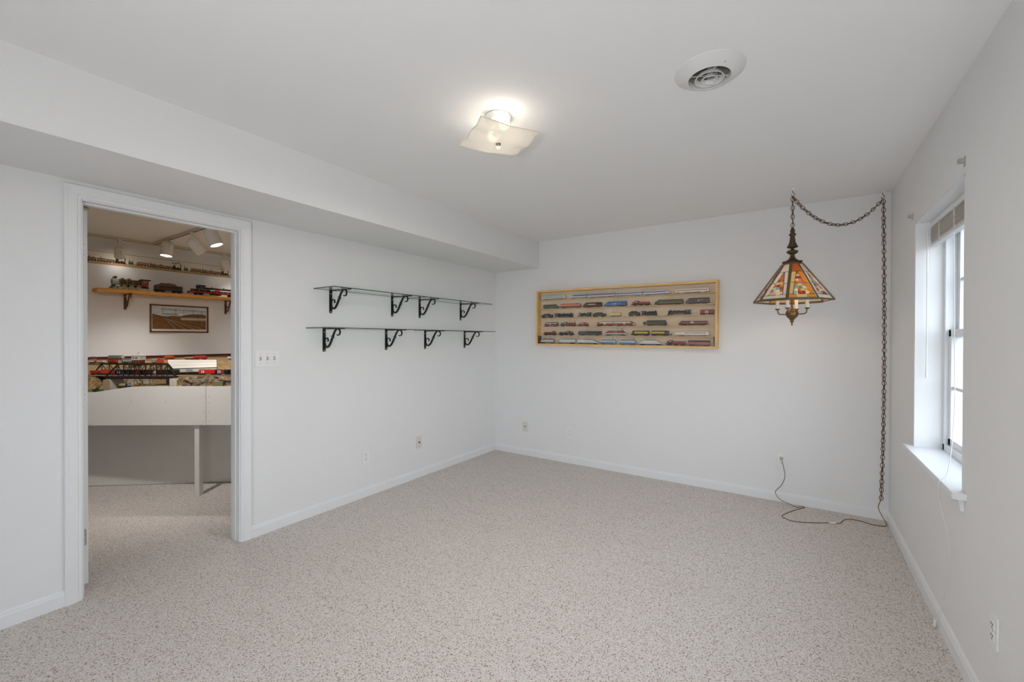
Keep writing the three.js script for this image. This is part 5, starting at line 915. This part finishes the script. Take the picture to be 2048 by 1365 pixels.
stock(-0.727, 1.12, R3, 0.145, 0.044, 'boxcar', 'pale green model boxcar on the raised rear track', (o, L, H) => { boxcar(o, L, H, { body: '#a9ae9f', roof: '#5c6055' }); letters(o, 6, -0.06, 0.018, 0.011, 0.02, 0.03, '#5d665a'); }, rearRow);
// brown backdrop strip along the wall
{ const b = layPart('backdrop_strip', [XF + 0.001, 0, 0]); part(b, 'board', span(0, 0.01, 1.0, 1.126, -0.3, -2.95), mat('#6a2f1e', 0.8)); part(b, 'cap', span(0, 0.016, 1.126, 1.132, -0.3, -2.95), mat('#4a3020', 0.7)); }
// buildings
{
  const o = thing('signal_tower', 'model signal tower with white upper storey and grey hip roof', 'model building', lay2(-0.11, 0.66, groundH(-0.11, 0.66) + 0.001), LTURN);
  part(o, 'brick_base', span(-0.036, 0.036, 0, 0.05, -0.03, 0.03), mat('#7a4526', 0.8));
  const u = part(o, 'upper_storey', span(-0.042, 0.042, 0.05, 0.093, -0.034, 0.034), mat('#dad9d4', 0.7));
  part(u, 'window', merge(span(-0.004, 0.012, 0.062, 0.08, 0.034, 0.0348), span(-0.03, -0.018, 0.062, 0.08, 0.034, 0.0348)), mat('#6b6d70', 0.3));
  part(o, 'hip_roof', new THREE.ConeGeometry(0.072, 0.026, 4).rotateY(Math.PI / 4).scale(1, 1, 0.82).translate(0, 0.106, 0), mat('#a39d93', 0.8));
  part(o, 'vent', cyl(0.004, 0.004, 0.01, 0, 0.12, 0, 8), mat('#a39d93', 0.8));
}
{
  const o = thing('freight_shed', 'long model shed with a pale sloping panelled roof', 'model building', lay2(0, 0, 0), LTURN);
  // roof corners in layout metres: [along, height, depth]
  const NL = V(0.36, 1.052, -0.42), NR = V(0.8, 1.066, -0.42), FL = V(0.035, 1.118, -0.84), FR = V(0.525, 1.118, -0.84), n = 5;
  const slab = (a, b, c, d, t) => { const P = [a, b, c, d].map((v) => [v.x, v.y, v.z]), Q = P.map((v) => [v[0], v[1] - t, v[2]]), pos = []; const q = (w, x, y, z) => pos.push(...w, ...x, ...y, ...w, ...y, ...z); q(P[0], P[1], P[2], P[3]); q(Q[3], Q[2], Q[1], Q[0]); for (let i = 0; i < 4; i++) { const j = (i + 1) % 4; q(P[j], P[i], Q[i], Q[j]); } const g = new THREE.BufferGeometry(); g.setAttribute('position', new THREE.Float32BufferAttribute(pos, 3)); g.computeVertexNormals(); return norm(g); };
  for (let i = 0; i < n; i++) { const f = i / n + (i ? 0.012 : 0), g = (i + 1) / n, e = 0.004 * (n - 1 - i) * 0.3; const at = (a, b, t) => { const v = a.clone().lerp(b, t); v.y += e; return v; }; part(o, 'roof_panel', slab(at(NL, FL, f), at(NR, FR, f), at(NR, FR, g), at(NL, FL, g), 0.003), mat(i % 2 ? '#c4beb0' : '#cfcabd', 0.7)); }
  const y0 = 1.03; const low = (v) => V(v.x, v.y - 0.004, v.z), gr = (v) => V(v.x, y0, v.z);
  for (const [a, b] of [[NL, NR], [NR, FR], [FL, NL]]) part(o, 'wall', slab(low(a), low(b), low(b).add(V(0, 0, -0.003)), low(a).add(V(0, 0, -0.003)), 0.03), mat('#dcd6c8', 0.8));
  part(o, 'loading_door', span(0.52, 0.58, 1.03, 1.052, -0.419, -0.417), mat('#9ea0a2', 0.6));
}
{
  const o = thing('roundhouse', 'brown domed model roundhouse at the layout end', 'model building', lay2(-0.985, 1.12, groundH(-0.985, 1.12) + 0.001), LTURN);
  part(o, 'wall', cyl(0.046, 0.046, 0.012, 0, 0.006, 0, 20), mat('#efe3cf', 0.8)); part(o, 'dome_roof', lathe([[0.05, 0.012], [0.047, 0.03], [0.03, 0.04], [0, 0.043]], 24), mat('#5a3322', 0.8));
}
// bridge abutments, rocks, planting and vehicles
{
  const conc = mat('#c2bbae', 0.85), tan = mat('#a08a6c', 0.9);
  const A = layPart('bridge_abutment', lay2(0.07, 0.16, 0), LTURN);
  part(A, 'face', ext([[-0.05, 0.88], [0.045, 0.88], [0.045, 0.99], [0.008, 0.99]], 0.13, 0.001), conc); part(A, 'wing_wall', ext([[-0.0, 0.88], [0.05, 0.88], [0.04, 0.985], [0.012, 0.985]], 0.03, 0.001).translate(0, 0, 0.081), tan);
  const B = layPart('bridge_abutment', lay2(0.61, 0.2, 0), LTURN);
  part(B, 'face', rspan(-0.085, 0.03, 0.9, 0.99, -0.06, 0.03, 0.002), mat('#7d8488', 0.85)); part(B, 'wing_wall', ext([[0.035, 0.9], [0.105, 0.9], [0.06, 0.995], [0.035, 0.995]], 0.1, 0.001).translate(0, 0, 0.1), conc);
  const W = layPart('retaining_wall', lay2(0.12, 0.38, frontH(0.12) - 0.02), LTURN);
  const st = []; for (let i = 0; i < 9; i++) part(W, 'stone_bay', rbox(0.026, 0.085, 0.03, 0.006, -0.11 + i * 0.028, 0.045, 0), mat(i % 2 ? '#d4c8b2' : '#c3b59c', 0.9));
  part(W, 'coping', rbox(0.27, 0.012, 0.04, 0.003, 0.0, 0.09, 0), mat('#ddd6c8', 0.85));
}
function rockFace(s0, s1, sd0) {
  const o = layPart('rock_face', lay2((s0 + s1) / 2, 0.05, 0), LTURN), L = s1 - s0, nx = 34, ny = 14, pos = [], uv = [], idx = [];
  for (let j = 0; j <= ny; j++) for (let i = 0; i <= nx; i++) {
    const u = i / nx, v = j / ny, e = Math.min(1, Math.min(u, 1 - u) * 7), bulge = (vnoise(u * 7 + sd0, v * 4) * 0.045 + vnoise(u * 22 + sd0, v * 12) * 0.014) * e;
    pos.push((u - 0.5) * L + 0.004 * vnoise(u * 20, v * 9 + sd0), 0.925 + v * (0.094 - 0.012 * vnoise(u * 6 + sd0, 3)), -0.012 + bulge - 0.03 * v * v * (1 - e * 0.4)); uv.push(u * L / 0.18, v * 0.5);
  }
  for (let j = 0; j < ny; j++) for (let i = 0; i < nx; i++) { const a = j * (nx + 1) + i, b = a + nx + 1; idx.push(a, a + 1, b, a + 1, b + 1, b); }
  const g = new THREE.BufferGeometry(); g.setAttribute('position', new THREE.Float32BufferAttribute(pos, 3)); g.setAttribute('uv', new THREE.Float32BufferAttribute(uv, 2)); g.setIndex(idx); g.computeVertexNormals(); part(o, 'rock', g, M.rock);
  const chips = []; for (let i = 0; i < 14; i++) chips.push(new THREE.DodecahedronGeometry(rr(0.004, 0.01), 0).scale(1, 0.6, 1).translate(rr(-L / 2, L / 2), 0.936, rr(0.02, 0.04))); part(o, 'loose_stones', merge(chips), M.rock, { kind: 'stuff' });
}
rockFace(0.735, 0.955, 3.1); rockFace(0.962, 1.34, 8.7);
{
  const b = layPart('stone_block', lay2(1.075, 0.03, 0.934), LTURN); part(b, 'block', rbox(0.075, 0.036, 0.03, 0.005, 0, 0.018, 0), mat('#7d7048', 0.95)); part(b, 'cap', rbox(0.078, 0.006, 0.032, 0.002, 0, 0.038, 0), mat('#958a68', 0.95));
  const bush = (s, d, r, hex) => { const o = layPart('bush', lay2(s, d, groundH(s, d) - 0.004), LTURN), g = []; for (let i = 0; i < 46; i++) { const a = rr(0, 6.28), q = Math.sqrt(rnd()) * r; g.push(new THREE.IcosahedronGeometry(rr(0.12, 0.28) * r, 0).translate(Math.cos(a) * q, rr(0.1, 1.1) * r * (1 - 0.5 * q / r), Math.sin(a) * q * 0.7)); } part(o, 'foliage', merge(g), mat(hex, 0.95), { kind: 'stuff' }); part(o, 'stem', cyl(0.003, 0.004, r * 0.6, 0, r * 0.25, 0, 6), mat('#4a3524', 0.9)); };
  bush(0.06, 0.035, 0.038, '#24402a'); bush(0.4, 0.035, 0.034, '#7d6234'); bush(0.52, 0.04, 0.02, '#7a7038');
  const c = thing('toy_truck', 'purple model truck with tan load parked under the bridge', 'model vehicle', lay2(0.215, 0.12, groundH(0.215, 0.12) + 0.001), LTURN - 0.25);
  part(c, 'chassis', rbox(0.1, 0.014, 0.032, 0.003, 0, 0.012, 0), mat('#3f2a44', 0.4)); part(c, 'cab', rbox(0.026, 0.03, 0.032, 0.006, 0.034, 0.026, 0), mat('#3a2a3a', 0.4)); part(c, 'load', rbox(0.066, 0.022, 0.03, 0.006, -0.016, 0.03, 0), mat('#b5a06a', 0.7)); part(c, 'wheels', merge(...[-0.03, 0.03].flatMap((x) => [-1, 1].map((z) => cylZ(0.0065, 0.004, x, 0.0065, z * 0.014, 12)))), M.black); part(c, 'windshield', span(0.0465, 0.0475, 0.026, 0.036, -0.012, 0.012), mat('#aebcc4', 0.2));
  const r = layPart('road', [0, 0, 0]); const rp = [], ri = []; for (let i = 0; i <= 24; i++) { const s = 0.12 + 0.3 * i / 24, d0 = 0.02 + 0.1 * i / 24; for (const k of [0, 1]) { const p = lay2(s, d0 + k * 0.05, groundH(s, d0 + k * 0.05) + 0.003); rp.push(...p); } if (i < 24) ri.push(i * 2, i * 2 + 2, i * 2 + 1, i * 2 + 1, i * 2 + 2, i * 2 + 3); }
  const rg = new THREE.BufferGeometry(); rg.setAttribute('position', new THREE.Float32BufferAttribute(rp, 3)); rg.setIndex(ri); rg.computeVertexNormals(); part(r, 'roadway', norm(rg), mat('#a89aa0', 0.9));
}

scene.traverse((o) => { if (o.isMesh) { o.castShadow = true; o.receiveShadow = true; } });
renderer.render(scene, camera);
